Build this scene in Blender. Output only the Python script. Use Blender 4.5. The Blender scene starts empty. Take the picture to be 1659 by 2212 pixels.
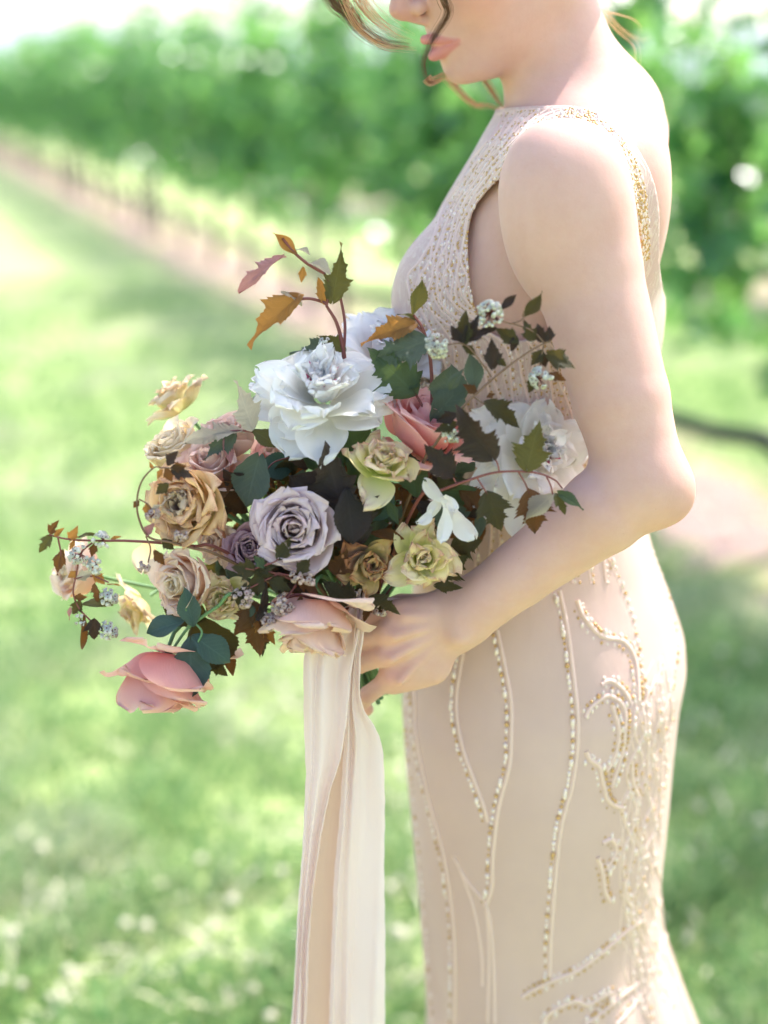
import bpy, bmesh, math, random
import numpy as np
from mathutils import Vector, Matrix
from mathutils.bvhtree import BVHTree
try:
    import openvdb as vdb
except ImportError:
    import pyopenvdb as vdb

C = bpy.context.scene
COL = C.collection
R = math.radians
rng = np.random.default_rng(7)
random.seed(7)

# ------------------------------------------------------------------ camera, sky, sun, exposure
CAM_Z, PITCH, FPX, CX, CY = 1.45, R(16.2), 3160.0, 829.5, 1106.0
cam_d = bpy.data.cameras.new('camera')
cam = bpy.data.objects.new('camera', cam_d); COL.objects.link(cam)
cam.location = (0, 0, CAM_Z); cam.rotation_euler = (R(90) - PITCH, 0, 0)
cam_d.sensor_fit = 'VERTICAL'; cam_d.sensor_height = 56; cam_d.sensor_width = 42; cam_d.lens = 80
cam_d.clip_start = 0.05; cam_d.clip_end = 5000
cam_d.dof.use_dof = True; cam_d.dof.focus_distance = 1.195; cam_d.dof.aperture_fstop = 3.1
C.camera = cam

SUN_EL, SUN_AZ = R(54), R(42)            # azimuth: from +x turned towards +y (behind her, right)
sdir = Vector((math.cos(SUN_EL) * math.cos(SUN_AZ), math.cos(SUN_EL) * math.sin(SUN_AZ), math.sin(SUN_EL)))
sun_d = bpy.data.lights.new('sun', 'SUN'); sun_d.energy = 2.05; sun_d.angle = R(0.6); sun_d.color = (1, 0.955, 0.91)
sun = bpy.data.objects.new('sun', sun_d); COL.objects.link(sun)
sun.rotation_euler = sdir.to_track_quat('Z', 'Y').to_euler(); sun.location = (3, 3, 6)

W = bpy.data.worlds.new('World'); C.world = W; W.use_nodes = True
nt = W.node_tree; nt.nodes.clear()
wo = nt.nodes.new('ShaderNodeOutputWorld'); bg = nt.nodes.new('ShaderNodeBackground'); sk = nt.nodes.new('ShaderNodeTexSky')
sk.sky_type = 'NISHITA'; sk.sun_disc = False; sk.sun_elevation = SUN_EL
sk.sun_rotation = R(90) - SUN_AZ
sk.air_density = 0.85; sk.dust_density = 3.0; sk.ozone_density = 1.0
bg.inputs[1].default_value = 0.15
nt.links.new(sk.outputs[0], bg.inputs[0]); nt.links.new(bg.outputs[0], wo.inputs[0])
C.view_settings.view_transform = 'Standard'; C.view_settings.look = 'None'
C.view_settings.exposure = 1.9; C.view_settings.gamma = 1.0; C.view_settings.use_curve_mapping = False
C.render.engine = 'CYCLES'
C.cycles.use_denoising = True
C.cycles.max_bounces = 7; C.cycles.transparent_max_bounces = 6; C.cycles.transmission_bounces = 4
C.cycles.caustics_reflective = False; C.cycles.caustics_refractive = False
C.cycles.sample_clamp_indirect = 6

def P(px, py, y):
    """point at depth y (metres in front of the lens, level) on the sight line through a spot of the 1659x2212 picture"""
    a, b = (px - CX) / FPX, (CY - py) / FPX
    d = Vector((a, math.cos(PITCH) + b * math.sin(PITCH), -math.sin(PITCH) + b * math.cos(PITCH)))
    return Vector((0, 0, CAM_Z)) + d * (y / d.y)
def M_(px, y=1.2):                       # metres spanned by px pixels near depth y
    return px * y / FPX

# ------------------------------------------------------------------ helpers
def new_mesh(name, V, F, uv=None, smooth=True, attrs=None):
    me = bpy.data.meshes.new(name)
    V = np.asarray(V, dtype=np.float32).reshape(-1, 3)
    if isinstance(F, np.ndarray):
        n, k = F.shape
        me.vertices.add(len(V)); me.vertices.foreach_set('co', V.ravel())
        me.loops.add(n * k); me.loops.foreach_set('vertex_index', F.astype(np.int32).ravel())
        me.polygons.add(n); me.polygons.foreach_set('loop_start', np.arange(0, n * k, k, dtype=np.int32))
        try: me.polygons.foreach_set('loop_total', np.full(n, k, dtype=np.int32))
        except Exception: pass
        me.update(calc_edges=True); me.validate()
    else:
        me.from_pydata(V.tolist(), [], F); me.update()
    if smooth: me.polygons.foreach_set('use_smooth', np.ones(len(me.polygons), dtype=bool))
    if uv is not None:
        a = me.attributes.new('puv', 'FLOAT_VECTOR', 'POINT')
        U = np.zeros((len(V), 3), np.float32); U[:, :np.asarray(uv).shape[1]] = uv
        a.data.foreach_set('vector', U.ravel())
    for k_, v_ in (attrs or {}).items():
        a = me.attributes.new(k_, 'FLOAT', 'POINT'); a.data.foreach_set('value', np.asarray(v_, np.float32))
    return me
def link(name, me, mat=None, parent=None, loc=None):
    o = bpy.data.objects.new(name, me); COL.objects.link(o)
    if mat is not None and len(me.materials) == 0: me.materials.append(mat)
    if parent is not None: o.parent = parent
    if loc is not None: o.location = loc
    return o
def tag(o, label=None, cat=None, group=None, kind=None):
    for k, v in (('label', label), ('category', cat), ('group', group), ('kind', kind)):
        if v: o[k] = v
    return o
def empty(name, loc=(0, 0, 0)):
    o = bpy.data.objects.new(name, None); COL.objects.link(o); o.location = loc; o.empty_display_size = .02
    return o
def grid_faces(nu, nv, wrap=False):
    i, j = np.meshgrid(np.arange(nu - 1), np.arange(nv if wrap else nv - 1), indexing='ij')
    a = i * nv + j; b = i * nv + (j + 1) % nv; c = (i + 1) * nv + (j + 1) % nv; d = (i + 1) * nv + j
    return np.stack([a, b, c, d], -1).reshape(-1, 4)
def catmull(pts, n=8):
    pts = [np.array(p, float) for p in pts]
    if len(pts) < 3:
        return np.array([pts[0] + (pts[-1] - pts[0]) * t for t in np.linspace(0, 1, n + 1)])
    q = [2 * pts[0] - pts[1]] + pts + [2 * pts[-1] - pts[-2]]
    out = []
    for i in range(1, len(q) - 2):
        for t in np.linspace(0, 1, n, endpoint=False):
            a, b, c, d = q[i - 1:i + 3]
            out.append(.5 * ((2 * b) + (-a + c) * t + (2 * a - 5 * b + 4 * c - d) * t * t + (-a + 3 * b - 3 * c + d) * t ** 3))
    out.append(pts[-1]); return np.array(out)
def tube_vf(path, rad, k=6, base=0, closed_ends=True):
    path = np.asarray(path, float); n = len(path)
    rad = np.broadcast_to(np.asarray(rad, float), (n,))
    T = np.gradient(path, axis=0); T /= np.linalg.norm(T, axis=1)[:, None] + 1e-12
    ref = np.array([0.0, 0, 1]) if abs(T[0][2]) < .9 else np.array([1.0, 0, 0])
    V = []
    for i in range(n):
        a = np.cross(T[i], ref); a /= np.linalg.norm(a) + 1e-12; b = np.cross(T[i], a); ref = np.cross(a, T[i])
        th = np.arange(k) * 2 * math.pi / k
        V.append(path[i] + rad[i] * (np.cos(th)[:, None] * a + np.sin(th)[:, None] * b))
    V = np.concatenate(V); F = [tuple(int(x) + base for x in f) for f in grid_faces(n, k, True)]
    if closed_ends:
        F.append(tuple(base + i for i in range(k))); F.append(tuple(base + (n - 1) * k + i for i in reversed(range(k))))
    return V, F
class MB:
    def __init__(s): s.V = []; s.F = []; s.n = 0
    def add(s, V, F):
        V = np.asarray(V, float).reshape(-1, 3); s.V.append(V); s.F += [tuple(int(i) + s.n for i in f) for f in F]; s.n += len(V)
    def tube(s, path, rad, k=6): V, F = tube_vf(path, rad, k); s.add(V, F)
    def mesh(s, name, smooth=True, **kw): return new_mesh(name, np.concatenate(s.V), s.F, smooth=smooth, **kw)
_ico = {}
def ico(sub=1):
    if sub not in _ico:
        bm = bmesh.new(); bmesh.ops.create_icosphere(bm, subdivisions=sub, radius=1)
        bm.verts.ensure_lookup_table()
        _ico[sub] = (np.array([v.co[:] for v in bm.verts]), [tuple(v.index for v in f.verts) for f in bm.faces]); bm.free()
    return _ico[sub]

# ------------------------------------------------------------------ materials
def srgb(h):
    h = h.lstrip('#'); c = [int(h[i:i + 2], 16) / 255 for i in (0, 2, 4)]
    return tuple(x / 12.92 if x <= .04045 else ((x + .055) / 1.055) ** 2.4 for x in c) + (1,)
def L4(c): return tuple(c) + (1,) if len(c) == 3 else tuple(c)
class NT:
    def __init__(s, name):
        s.m = bpy.data.materials.new(name); s.m.use_nodes = True; s.t = s.m.node_tree; s.t.nodes.clear()
        s.out = s.t.nodes.new('ShaderNodeOutputMaterial')
    def n(s, typ, **kw):
        nd = s.t.nodes.new(typ)
        for k, v in kw.items():
            if k.startswith('i_'):
                key = k[2:]; key = int(key) if key.isdigit() else key.replace('_', ' ')
                if isinstance(v, bpy.types.NodeSocket): s.t.links.new(v, nd.inputs[key])
                else: nd.inputs[key].default_value = v
            else: setattr(nd, k, v)
        return nd
    def noise(s, scale, detail=3, rough=.55, vec=None, dist=0):
        nd = s.n('ShaderNodeTexNoise'); nd.inputs['Scale'].default_value = scale; nd.inputs['Detail'].default_value = detail
        nd.inputs['Roughness'].default_value = rough; nd.inputs['Distortion'].default_value = dist
        if vec is not None: s.t.links.new(vec, nd.inputs['Vector'])
        return nd.outputs['Fac']
    def mix(s, f, a, b, typ='MIX'):
        nd = s.n('ShaderNodeMix', data_type='RGBA', blend_type=typ)
        for k, v in ((0, f), (6, a), (7, b)):
            if isinstance(v, bpy.types.NodeSocket): s.t.links.new(v, nd.inputs[k])
            else: nd.inputs[k].default_value = v if k == 0 else L4(v)
        return nd.outputs[2]
    def ramp(s, f, stops):
        nd = s.n('ShaderNodeValToRGB'); s.t.links.new(f, nd.inputs[0]); e = nd.color_ramp.elements
        while len(e) < len(stops): e.new(.5)
        for x, (p, c) in zip(e, stops): x.position = p; x.color = L4(c) if not isinstance(c, (int, float)) else (c, c, c, 1)
        return nd.outputs[0]
    def math(s, op, a, b=0.0, c=0.0):
        nd = s.n('ShaderNodeMath', operation=op)
        for k, v in enumerate((a, b, c)):
            if isinstance(v, bpy.types.NodeSocket): s.t.links.new(v, nd.inputs[k])
            else: nd.inputs[k].default_value = v
        return nd.outputs[0]
    def bump(s, h, strength=.3, dist=.01):
        return s.n('ShaderNodeBump', i_Height=h, i_Strength=strength, i_Distance=dist).outputs[0]
    def fin(s, col, rough=.6, transl=0, tcol=None, bump=None, spec=.4, sheen=0, sss=0, sssr=(1, .3, .15), ssscale=.005, metal=0, coat=0):
        b = s.n('ShaderNodeBsdfPrincipled')
        for k, v in (('Base Color', col), ('Roughness', rough), ('Normal', bump)):
            if v is None: continue
            if isinstance(v, bpy.types.NodeSocket): s.t.links.new(v, b.inputs[k])
            else: b.inputs[k].default_value = L4(v) if k == 'Base Color' else v
        b.inputs['Specular IOR Level'].default_value = spec; b.inputs['Metallic'].default_value = metal
        b.inputs['Sheen Weight'].default_value = sheen; b.inputs['Coat Weight'].default_value = coat
        b.inputs['Subsurface Weight'].default_value = sss; b.inputs['Subsurface Radius'].default_value = sssr
        b.inputs['Subsurface Scale'].default_value = ssscale
        o = b.outputs[0]
        if transl:
            t = s.n('ShaderNodeBsdfTranslucent')
            tc = tcol if tcol is not None else col
            if isinstance(tc, bpy.types.NodeSocket): s.t.links.new(tc, t.inputs[0])
            else: t.inputs[0].default_value = L4(tc)
            if bump is not None: s.t.links.new(bump, t.inputs['Normal'])
            mx = s.n('ShaderNodeMixShader'); mx.inputs[0].default_value = transl
            s.t.links.new(o, mx.inputs[1]); s.t.links.new(t.outputs[0], mx.inputs[2]); o = mx.outputs[0]
        s.t.links.new(o, s.out.inputs[0]); return s.m
    def obj(s): return s.n('ShaderNodeTexCoord').outputs['Object']
    def pos(s): return s.n('ShaderNodeNewGeometry').outputs['Position']
    def attr(s, name, out='Fac'): return s.n('ShaderNodeAttribute', attribute_name=name).outputs[out]
    def rnd(s): return s.n('ShaderNodeObjectInfo').outputs['Random']
_mc = {}
def petal_mat(name, base, mid, tip, transl=.38, mottle=None, rim=None):
    """colours from the foot of a petal to its edge; base/mid/tip are linear rgb"""
    key = name
    if key in _mc: return _mc[key]
    t = NT(name); sp = t.n('ShaderNodeSeparateXYZ', i_0=t.attr('puv', 'Vector'))
    u, v = sp.outputs[0], sp.outputs[1]
    wob = t.math('MULTIPLY_ADD', t.noise(60, 4), .35, -.17)
    uu = t.math('ADD', u, wob)
    col = t.ramp(uu, [(0, base), (.5, mid), (.92, tip)] + ([(1.0, rim)] if rim else []))
    if mottle: col = t.mix(t.ramp(t.noise(90, 5, .7), [(.5, 0.0), (.68, .8)]), col, mottle)
    hs = t.n('ShaderNodeHueSaturation', i_Color=col); hs.inputs['Value'].default_value = 1
    t.t.links.new(t.math('MULTIPLY_ADD', t.rnd(), .16, .92), hs.inputs['Value']); col = hs.outputs[0]
    cx = t.n('ShaderNodeCombineXYZ', i_0=t.math('MULTIPLY', u, 2.0), i_1=t.math('MULTIPLY', v, 22.0), i_2=t.math('MULTIPLY', t.rnd(), 9.0))
    vein = t.noise(1.6, 3, .6, cx.outputs[0])
    bp = t.bump(t.math('ADD', vein, t.math('MULTIPLY', t.noise(240, 3), .35)), .35, .0012)
    _mc[key] = t.fin(col, .55, transl, None, bp, spec=.25, sheen=.15)
    return _mc[key]
def leaf_mat(name, front, back, transl=.3, tcol=None, rough=.42, vein=None, edge=None):
    if name in _mc: return _mc[name]
    t = NT(name); sp = t.n('ShaderNodeSeparateXYZ', i_0=t.attr('puv', 'Vector')); u, v = sp.outputs[0], sp.outputs[1]
    f = t.mix(t.ramp(t.noise(70, 4), [(.35, 0.0), (.7, 1.0)]), front, tuple(c * .6 for c in front[:3]))
    if edge: f = t.mix(t.ramp(t.math('ADD', u, t.math('MULTIPLY_ADD', t.noise(40, 2), .6, -.3)), [(.5, 0.0), (.85, 1.0)]), f, edge)
    # veins: midrib and slanted side veins, lighter
    av = t.math('ABSOLUTE', v)
    ph = t.math('FRACT', t.math('MULTIPLY', t.math('SUBTRACT', u, t.math('MULTIPLY', av, .28)), 7.0))
    side = t.math('LESS_THAN', t.math('ABSOLUTE', t.math('SUBTRACT', ph, .5)), .06)
    midr = t.math('LESS_THAN', av, .05)
    vv = t.math('MAXIMUM', t.math('MULTIPLY', side, .75), midr)
    vcol = vein or tuple(min(1, c * 2.2 + .02) for c in front[:3])
    f = t.mix(t.math('MULTIPLY', vv, .85), f, vcol)
    bf = t.n('ShaderNodeNewGeometry').outputs['Backfacing']
    col = t.mix(bf, f, t.mix(t.math('MULTIPLY', vv, .6), back, tuple(min(1, c * 1.4) for c in back[:3])))
    hh = t.math('SUBTRACT', t.noise(180, 3), t.math('MULTIPLY', vv, .9))
    _mc[name] = t.fin(col, rough, transl, tcol, t.bump(hh, .8, .002), spec=.42)
    return _mc[name]
# ------------------------------------------------------------------ the setting: ground, hills, vines
VD = Vector((-0.324, 0.946, 0)).normalized(); VN = Vector((VD.y, -VD.x, 0))     # along the rows / across them
ROW_X, ROW_GAP = 2.72, 3.4
def row_pt(off, t, z=0): return VN * off + VD * t + Vector((0, 0, z))

def ground_material():
    t = NT('meadow grass and bare soil'); p = t.pos()
    dp = t.n('ShaderNodeVectorMath', operation='DOT_PRODUCT', i_0=p); dp.inputs[1].default_value = VN
    off = dp.outputs['Value']
    m = t.math('SUBTRACT', off, ROW_X)
    w = t.math('ABSOLUTE', t.math('SUBTRACT', t.math('PINGPONG', t.math('ADD', m, 340.0), ROW_GAP / 2), 0))
    edge = t.math('ADD', w, t.math('MULTIPLY_ADD', t.noise(2.2, 4, .6, p), .55, -.27))
    soil_m = t.ramp(edge, [(.28, 1.0), (.60, 0.0)])
    a = t.noise(.9, 4, .6, p); b = t.noise(5, 5, .65, p); c = t.noise(45, 4, .7, p)
    g = t.mix(t.ramp(a, [(.35, 0.0), (.65, 1.0)]), (.38, .50, .18), (.58, .64, .30))
    g = t.mix(t.ramp(b, [(.52, 0.0), (.72, .8)]), g, (.50, .47, .36))
    g = t.mix(t.ramp(c, [(.3, .6), (.6, 0.0)]), g, (.04, .11, .035))
    s = t.mix(t.ramp(t.noise(9, 5, .7, p), [(.3, 0.0), (.7, 1.0)]), (.27, .19, .16), (.40, .30, .265))
    s = t.mix(t.ramp(t.noise(3, 3, .6, p), [(.50, 0.0), (.62, .75)]), s, (.26, .30, .10))
    col = t.mix(soil_m, g, s)
    return t.fin(col, .95, bump=t.bump(t.noise(30, 5, .7, p), .6, .03), spec=.1)
S = 1500.0
gx = np.concatenate([np.linspace(-S, -20, 10), np.linspace(-15, 15, 31), np.linspace(20, S, 10)])
gy = np.concatenate([np.linspace(-60, -5, 6), np.linspace(0, 40, 41), np.geomspace(50, 3000, 14)])
GX, GY = np.meshgrid(gx, gy, indexing='ij')
def gz(x, y): return .012 * np.sin(x * 2.1 + 1) * np.sin(y * 1.7) * np.exp(-((x / 30) ** 2 + (y / 50) ** 2))
gnd = link('ground', new_mesh('ground', np.stack([GX, GY, gz(GX, GY)], -1), grid_faces(*GX.shape)), ground_material())
gnd['kind'] = 'structure'
# hills
def hills():
    n, k = 90, 8; V = []
    for i in range(n):
        th = R(-75) + R(150) * i / (n - 1)
        h = 34 + 22 * math.sin(th * 3 + 2.2) + 9 * math.sin(th * 9.3) + 3 * math.sin(th * 27)
        for j in range(k):
            d = 1250 + 90 * j; V.append((math.sin(th) * d, math.cos(th) * d, -2 + max(0, h) * math.sin(min(1, j / 5) * math.pi / 2) * 1.4))
    t = NT('distant hillside with painted haze'); p = t.pos()
    col = t.mix(t.noise(.012, 5, .6, p), (.30, .36, .38), (.42, .44, .42))  # pale greys paint the distance haze into the hill colour
    o = link('hills', new_mesh('hills', V, grid_faces(n, k)), t.fin(col, 1, spec=0)); o['kind'] = 'structure'
hills()

# grass: blades joined into one mass
def grass():
    t = NT('grass blade'); p = t.pos()
    n1 = t.noise(1.1, 3, .6, p); n2 = t.noise(60, 2, .5, p)
    col = t.mix(t.ramp(n2, [(.35, 0.0), (.65, 1.0)]), (.08, .25, .085), (.50, .62, .27))
    col = t.mix(t.ramp(t.math('ADD', n1, t.math('MULTIPLY', n2, .3)), [(.62, 0.0), (.8, .75)]), col, (.66, .62, .50))
    mat = t.fin(col, .55, .45, None, spec=.3)
    n = 70000
    # denser close to the lens where single tufts still show
    y = 1.7 + 9.5 * rng.random(n) ** 1.6; x = (rng.random(n) - .5) * (y * .62 + .7) + .02
    off = x * VN.x + y * VN.y
    e = np.abs(((off - ROW_X + ROW_GAP / 2 + 34) % ROW_GAP) - ROW_GAP / 2)
    keep = e > .30 + .25 * rng.random(n); x, y = x[keep], y[keep]; n = len(x)
    cl = np.sin(x * 9 + 3 * np.sin(y * 4)) * np.sin(y * 7 + 2 * np.sin(x * 5))
    h = (.035 + .05 * rng.random(n)) * (1 + .7 * cl) ; a = rng.random(n) * 2 * math.pi
    w = .0028 + .002 * rng.random(n); lean = h * (.25 + .9 * rng.random(n)); b = a + (rng.random(n) - .5) * 2
    z0 = gz(x, y) - .002
    dx, dy = np.cos(a) * w, np.sin(a) * w; lx, ly = np.cos(b) * lean, np.sin(b) * lean
    V = np.stack([np.stack([x - dx, y - dy, z0], -1), np.stack([x + dx, y + dy, z0], -1),
                  np.stack([x + dx * .8 + lx * .4, y + dy * .8 + ly * .4, z0 + h * .62], -1), np.stack([x - dx * .8 + lx * .4, y - dy * .8 + ly * .4, z0 + h * .62], -1),
                  np.stack([x + lx, y + ly, z0 + h], -1)], 1).reshape(-1, 3)
    i = np.arange(n)[:, None] * 5
    F = np.concatenate([i + np.array([[0, 1, 2]]), i + np.array([[0, 2, 3]]), i + np.array([[3, 2, 4]])])
    big = rng.random(n) < .10                       # taller tufts
    o = link('grass', new_mesh('grass', V, F, smooth=False), mat)
    tag(o, 'short sunlit meadow grass with dry straw between the vine rows', 'grass', kind='stuff')
grass()
def straw():
    # dry stalks and clover heads caught by the sun
    mb = MB(); g = np.random.default_rng(5); iv, if_ = ico(1)
    for _ in range(2600):
        y = 1.7 + 6.0 * g.random() ** 1.5; x = (g.random() - .55) * (y * .6 + .6)
        if math.sin(x * 3.1 + 1.2 * math.sin(y * 2.3)) * math.sin(y * 2.7 + x) < -.15 and g.random() < .85: continue
        off = x * VN.x + y * VN.y
        if abs(((off - ROW_X + ROW_GAP / 2 + 34) % ROW_GAP) - ROW_GAP / 2) < .5 and g.random() < .5: continue
        c = np.array([x, y, .0]); a = g.random() * 6.28
        if g.random() < .22: mb.add(iv * (.007 + .006 * g.random()) * np.array([1, 1, .8]) + c + [0, 0, .05 + .04 * g.random()], if_)
        else:
            L = .03 + .05 * g.random(); d = np.array([math.cos(a), math.sin(a), .25 + .5 * g.random()]) * L; w = np.array([-math.sin(a), math.cos(a), 0]) * .0032; b = c + [0, 0, .02]
            mb.add([b - w, b + w, b + d * .6 + w, b + d * .6 - w, b + d + [0, 0, -.01]], [(0, 1, 2, 3), (3, 2, 4)])
    t = NT('dry straw and clover'); m = t.fin((.66, .62, .46), .7, .2, spec=.3)
    tag(link('straw', mb.mesh('straw', smooth=False), m), 'pale dry straw and white clover heads scattered through the grass', 'straw', kind='stuff')
straw()

# a vine: trunk, cordon, canes, leaves
def vine_leaf_template():
    ang = np.array([0, 28, 50, 72, 100, 128, 150, 180, 210, 232, 260, 288, 310, 332]) * math.pi / 180
    rad = np.array([1, .62, .86, .6, .8, .55, .6, .12, .6, .55, .8, .6, .86, .62])
    V = [(0.05, 0, 0)] + [(r * math.cos(a) * .5 + .05, r * math.sin(a) * .55, -.10 * abs(math.sin(a)) * r + .03 * math.cos(a * 5)) for a, r in zip(ang, rad)]
    n = len(ang); F = [(0, 1 + i, 1 + (i + 1) % n) for i in range(n)]
    return np.array(V), np.array(F)
VLV, VLF = vine_leaf_template()
def leaf_cloud(n, seed, L=1.25, zlo=.82, zhi=2.05, th=.20):
    g = np.random.default_rng(seed)
    # leaves cluster on hanging and upright shoots so gaps stay open between them
    ns = 17; sx = (g.random(ns) - .5) * L; sy = (g.random(ns) - .5) * th * 1.2; top = zlo + .5 + g.random(ns) * (zhi - zlo - .35); leanx = (g.random(ns) - .5) * .35; leany = (g.random(ns) - .5) * .3
    k = g.integers(0, ns, n); f = g.random(n) ** .85
    droop = (g.random(n) < .16)
    z = zlo + .08 + f * (top[k] - zlo); z = np.where(droop, zlo - .22 + .45 * g.random(n), z)
    x = sx[k] + leanx[k] * f + (g.random(n) - .5) * .2; y = sy[k] + leany[k] * f + (g.random(n) - .5) * .22
    size = .095 + .085 * g.random(n)
    az = g.random(n) * 2 * math.pi; tilt = R(20) + R(65) * g.random(n); roll = (g.random(n) - .5) * 1.2
    X = np.stack([np.cos(az) * np.cos(tilt), np.sin(az) * np.cos(tilt), -np.sin(tilt)], -1)
    Y = np.stack([-np.sin(az), np.cos(az), np.zeros(n)], -1); Z = np.cross(X, Y)
    Y2 = Y * np.cos(roll)[:, None] + Z * np.sin(roll)[:, None]; Z2 = np.cross(X, Y2)
    V = (np.stack([x, y, z], -1)[:, None, :] + size[:, None, None] * (VLV[None, :, 0:1] * X[:, None] + VLV[None, :, 1:2] * Y2[:, None] + VLV[None, :, 2:3] * Z2[:, None]))
    F = (np.arange(n)[:, None, None] * len(VLV) + VLF[None]).reshape(-1, 3)
    return V.reshape(-1, 3), F
def vine_mats():
    t = NT('vine leaf'); p = t.pos(); nn = t.noise(7, 3, .6, p)
    col = t.mix(t.ramp(nn, [(.35, 0.0), (.65, 1.0)]), (.010, .072, .046), (.035, .14, .065))
    tc = t.mix(nn, (.12, .46, .12), (.44, .70, .16))
    lm = t.fin(col, .24, .48, tc, spec=.8)
    t = NT('vine bark'); bm_ = t.fin(t.mix(t.noise(40, 5), (.07, .05, .04), (.2, .16, .13)), .9, bump=t.bump(t.noise(60, 4), .6, .01), spec=.1)
    return lm, bm_
VLM, VBM = vine_mats()
def vine_proto(seed, nl):
    r = random.Random(seed); root = empty('grape_vine')
    mb = MB()
    mb.tube(catmull([(0, 0, -.03), (r.uniform(-.03, .03), r.uniform(-.03, .03), .3), (r.uniform(-.04, .04), .01, .62), (0, 0, .86)], 5), np.linspace(.032, .022, 16), 8)
    link('trunk', mb.mesh('vine_trunk'), VBM, root)
    mb = MB()
    for s in (-1, 1): mb.tube(catmull([(0, 0, .84), (s * .12, .01, .90), (s * .4, -.01, .90 + r.uniform(-.02, .02)), (s * .63, 0, .9)], 4), np.linspace(.02, .011, 13), 7)
    link('cordon', mb.mesh('vine_cordon'), VBM, root)
    mb = MB()
    for i in range(9):
        x = -.56 + i * .14; mb.tube(catmull([(x, 0, .9), (x + r.uniform(-.08, .08), r.uniform(-.08, .08), 1.35), (x + r.uniform(-.15, .15), r.uniform(-.14, .14), 1.95)], 4), np.linspace(.006, .002, 9), 5)
    link('cane', mb.mesh('vine_canes'), VBM, root)['kind'] = 'stuff'
    V, F = leaf_cloud(nl, seed)
    f = link('foliage', new_mesh('vine_foliage', V, F, smooth=False), VLM, root); f['kind'] = 'stuff'
    return root
def copy_tree(o, parent=None):
    c = o.copy(); COL.objects.link(c); c.parent = parent
    for ch in o.children: copy_tree(ch, c)
    return c
protos = [vine_proto(11 + i, nl) for i, nl in enumerate((540, 480, 580))]
used = [False] * 3
rowang = math.atan2(VD.y, VD.x)
def put_vine(off, t, i, label, group, s=1.0):
    k = i % 3; o = protos[k] if not used[k] else copy_tree(protos[k]); used[k] = True
    o.location = row_pt(off, t); o.rotation_euler = (0, 0, rowang + (math.pi if (i // 3) % 2 else 0)); o.scale = (1, 1, s)
    tag(o, label, 'grapevine', group); return o
g1, g2 = 'vines of the near row behind the bride', 'vines of the second row, behind the near row'
t0 = 0.2
for i in range(34):
    t = t0 + i * 1.22
    lab = ({2: 'large leafed grapevine at the right edge of the frame, nearest of its row', 3: 'dark grapevine just right of her back, its lower leaves over the bare gap',
            4: 'grapevine directly behind her neck and shoulder', 5: 'grapevine directly behind her face and chest', 6: 'sunlit grapevine just left of her face and loose hair',
            7: 'grapevine in the near row above the tall amber shoot of the bouquet', 8: 'grapevine two plants left of her face in the near row', 9: 'grapevine three plants left of her face in the near row'}[i] if 2 <= i <= 9 else
           'blurred grapevine of the near row receding to the upper left' if i > 9 else 'leafy grapevine of the near row just right of the frame')
    put_vine(ROW_X, t, i, lab, g1, 1 + random.uniform(-.05, .08))
for i in range(26):
    put_vine(ROW_X + ROW_GAP, 2.5 + i * 1.25, i + 1, 'blurred grapevine of the second row, seen through gaps of the near row', g2, .84 + random.uniform(-.06, .05))
# posts, drip hose, wires of the near row
t = NT('weathered wood'); WOOD = t.fin(t.mix(t.noise(25, 5), (.16, .13, .1), (.3, .26, .21)), .85, spec=.15)
t = NT('black polythene hose'); HOSE = t.fin((.008, .010, .016), .6, spec=.2)
t = NT('galvanised wire'); WIRE = t.fin((.35, .35, .36), .4, metal=.8)
pm = MB(); pm.tube([(0, 0, -.1), (0, 0, 1), (0, 0, 1.98), (0, 0, 2.02)], [.045, .043, .04, .032], 12); pme = pm.mesh('post')
for i in range(6):
    o = link('vineyard_post', pme, WOOD, loc=row_pt(ROW_X, t0 + .61 + i * 6.1 + 1.22 * 2))
    tag(o, 'round weathered trellis post in the near vine row', 'post', 'trellis posts of the near row')
pts = []
for i in range(40):
    t_ = t0 - 1.2 + i * 1.22
    for f in (0, .25, .5, .75): pts.append(row_pt(ROW_X - .12, t_ + f * 1.22, .37 - .06 * math.sin(f * math.pi) + .02 * math.sin(i * 1.7)))
mb = MB(); mb.tube(pts, .030, 8)
tag(link('drip_hose', mb.mesh('drip_hose'), HOSE), 'black drip irrigation hose sagging along the foot of the vine row', 'hose')
for z in (.9, 1.3, 1.75):
    mb = MB(); mb.tube([row_pt(ROW_X + .02, t0 - 2 + k * 6, z) for k in range(9)], .0018, 5)
    tag(link('trellis_wire', mb.mesh('trellis_wire'), WIRE), 'thin steel trellis wire hidden in the leaves of the near row', 'wire', 'trellis wires of the near row')
# ------------------------------------------------------------------ the bride: signed distance body
def A(v): return np.array(v[:], dtype=np.float32)
def PX(px, py, y): return A(P(px, py, y))
def smin(a, b, k):
    h = np.clip(.5 + .5 * (b - a) / k, 0, 1); return b + (a - b) * h - k * h * (1 - h)
def smax(a, b, k): return -smin(-a, -b, k)
def cone(p, a, b, ra, rb):
    ab = b - a; t = np.clip(((p - a) @ ab) / (ab @ ab), 0, 1)
    return np.linalg.norm(p - a - t[:, None] * ab, axis=1) - (ra + (rb - ra) * t)
def fcone(p, a, b, ra, rb, ax, fl):
    """cone flattened along the direction ax by the factor fl"""
    q = p - a; ab = b - a
    def sq(v): return v + ax * ((v @ ax) * (1 / fl - 1))[..., None] if v.ndim > 1 else v + ax * ((v @ ax) * (1 / fl - 1))
    q2, ab2 = sq(q), sq(ab); t = np.clip((q2 @ ab2) / (ab2 @ ab2), 0, 1)
    return (np.linalg.norm(q2 - t[:, None] * ab2, axis=1) - (ra + (rb - ra) * t)) * (fl if fl < 1 else 1)
def sph(p, c, r): return np.linalg.norm(p - c, axis=1) - r
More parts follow.
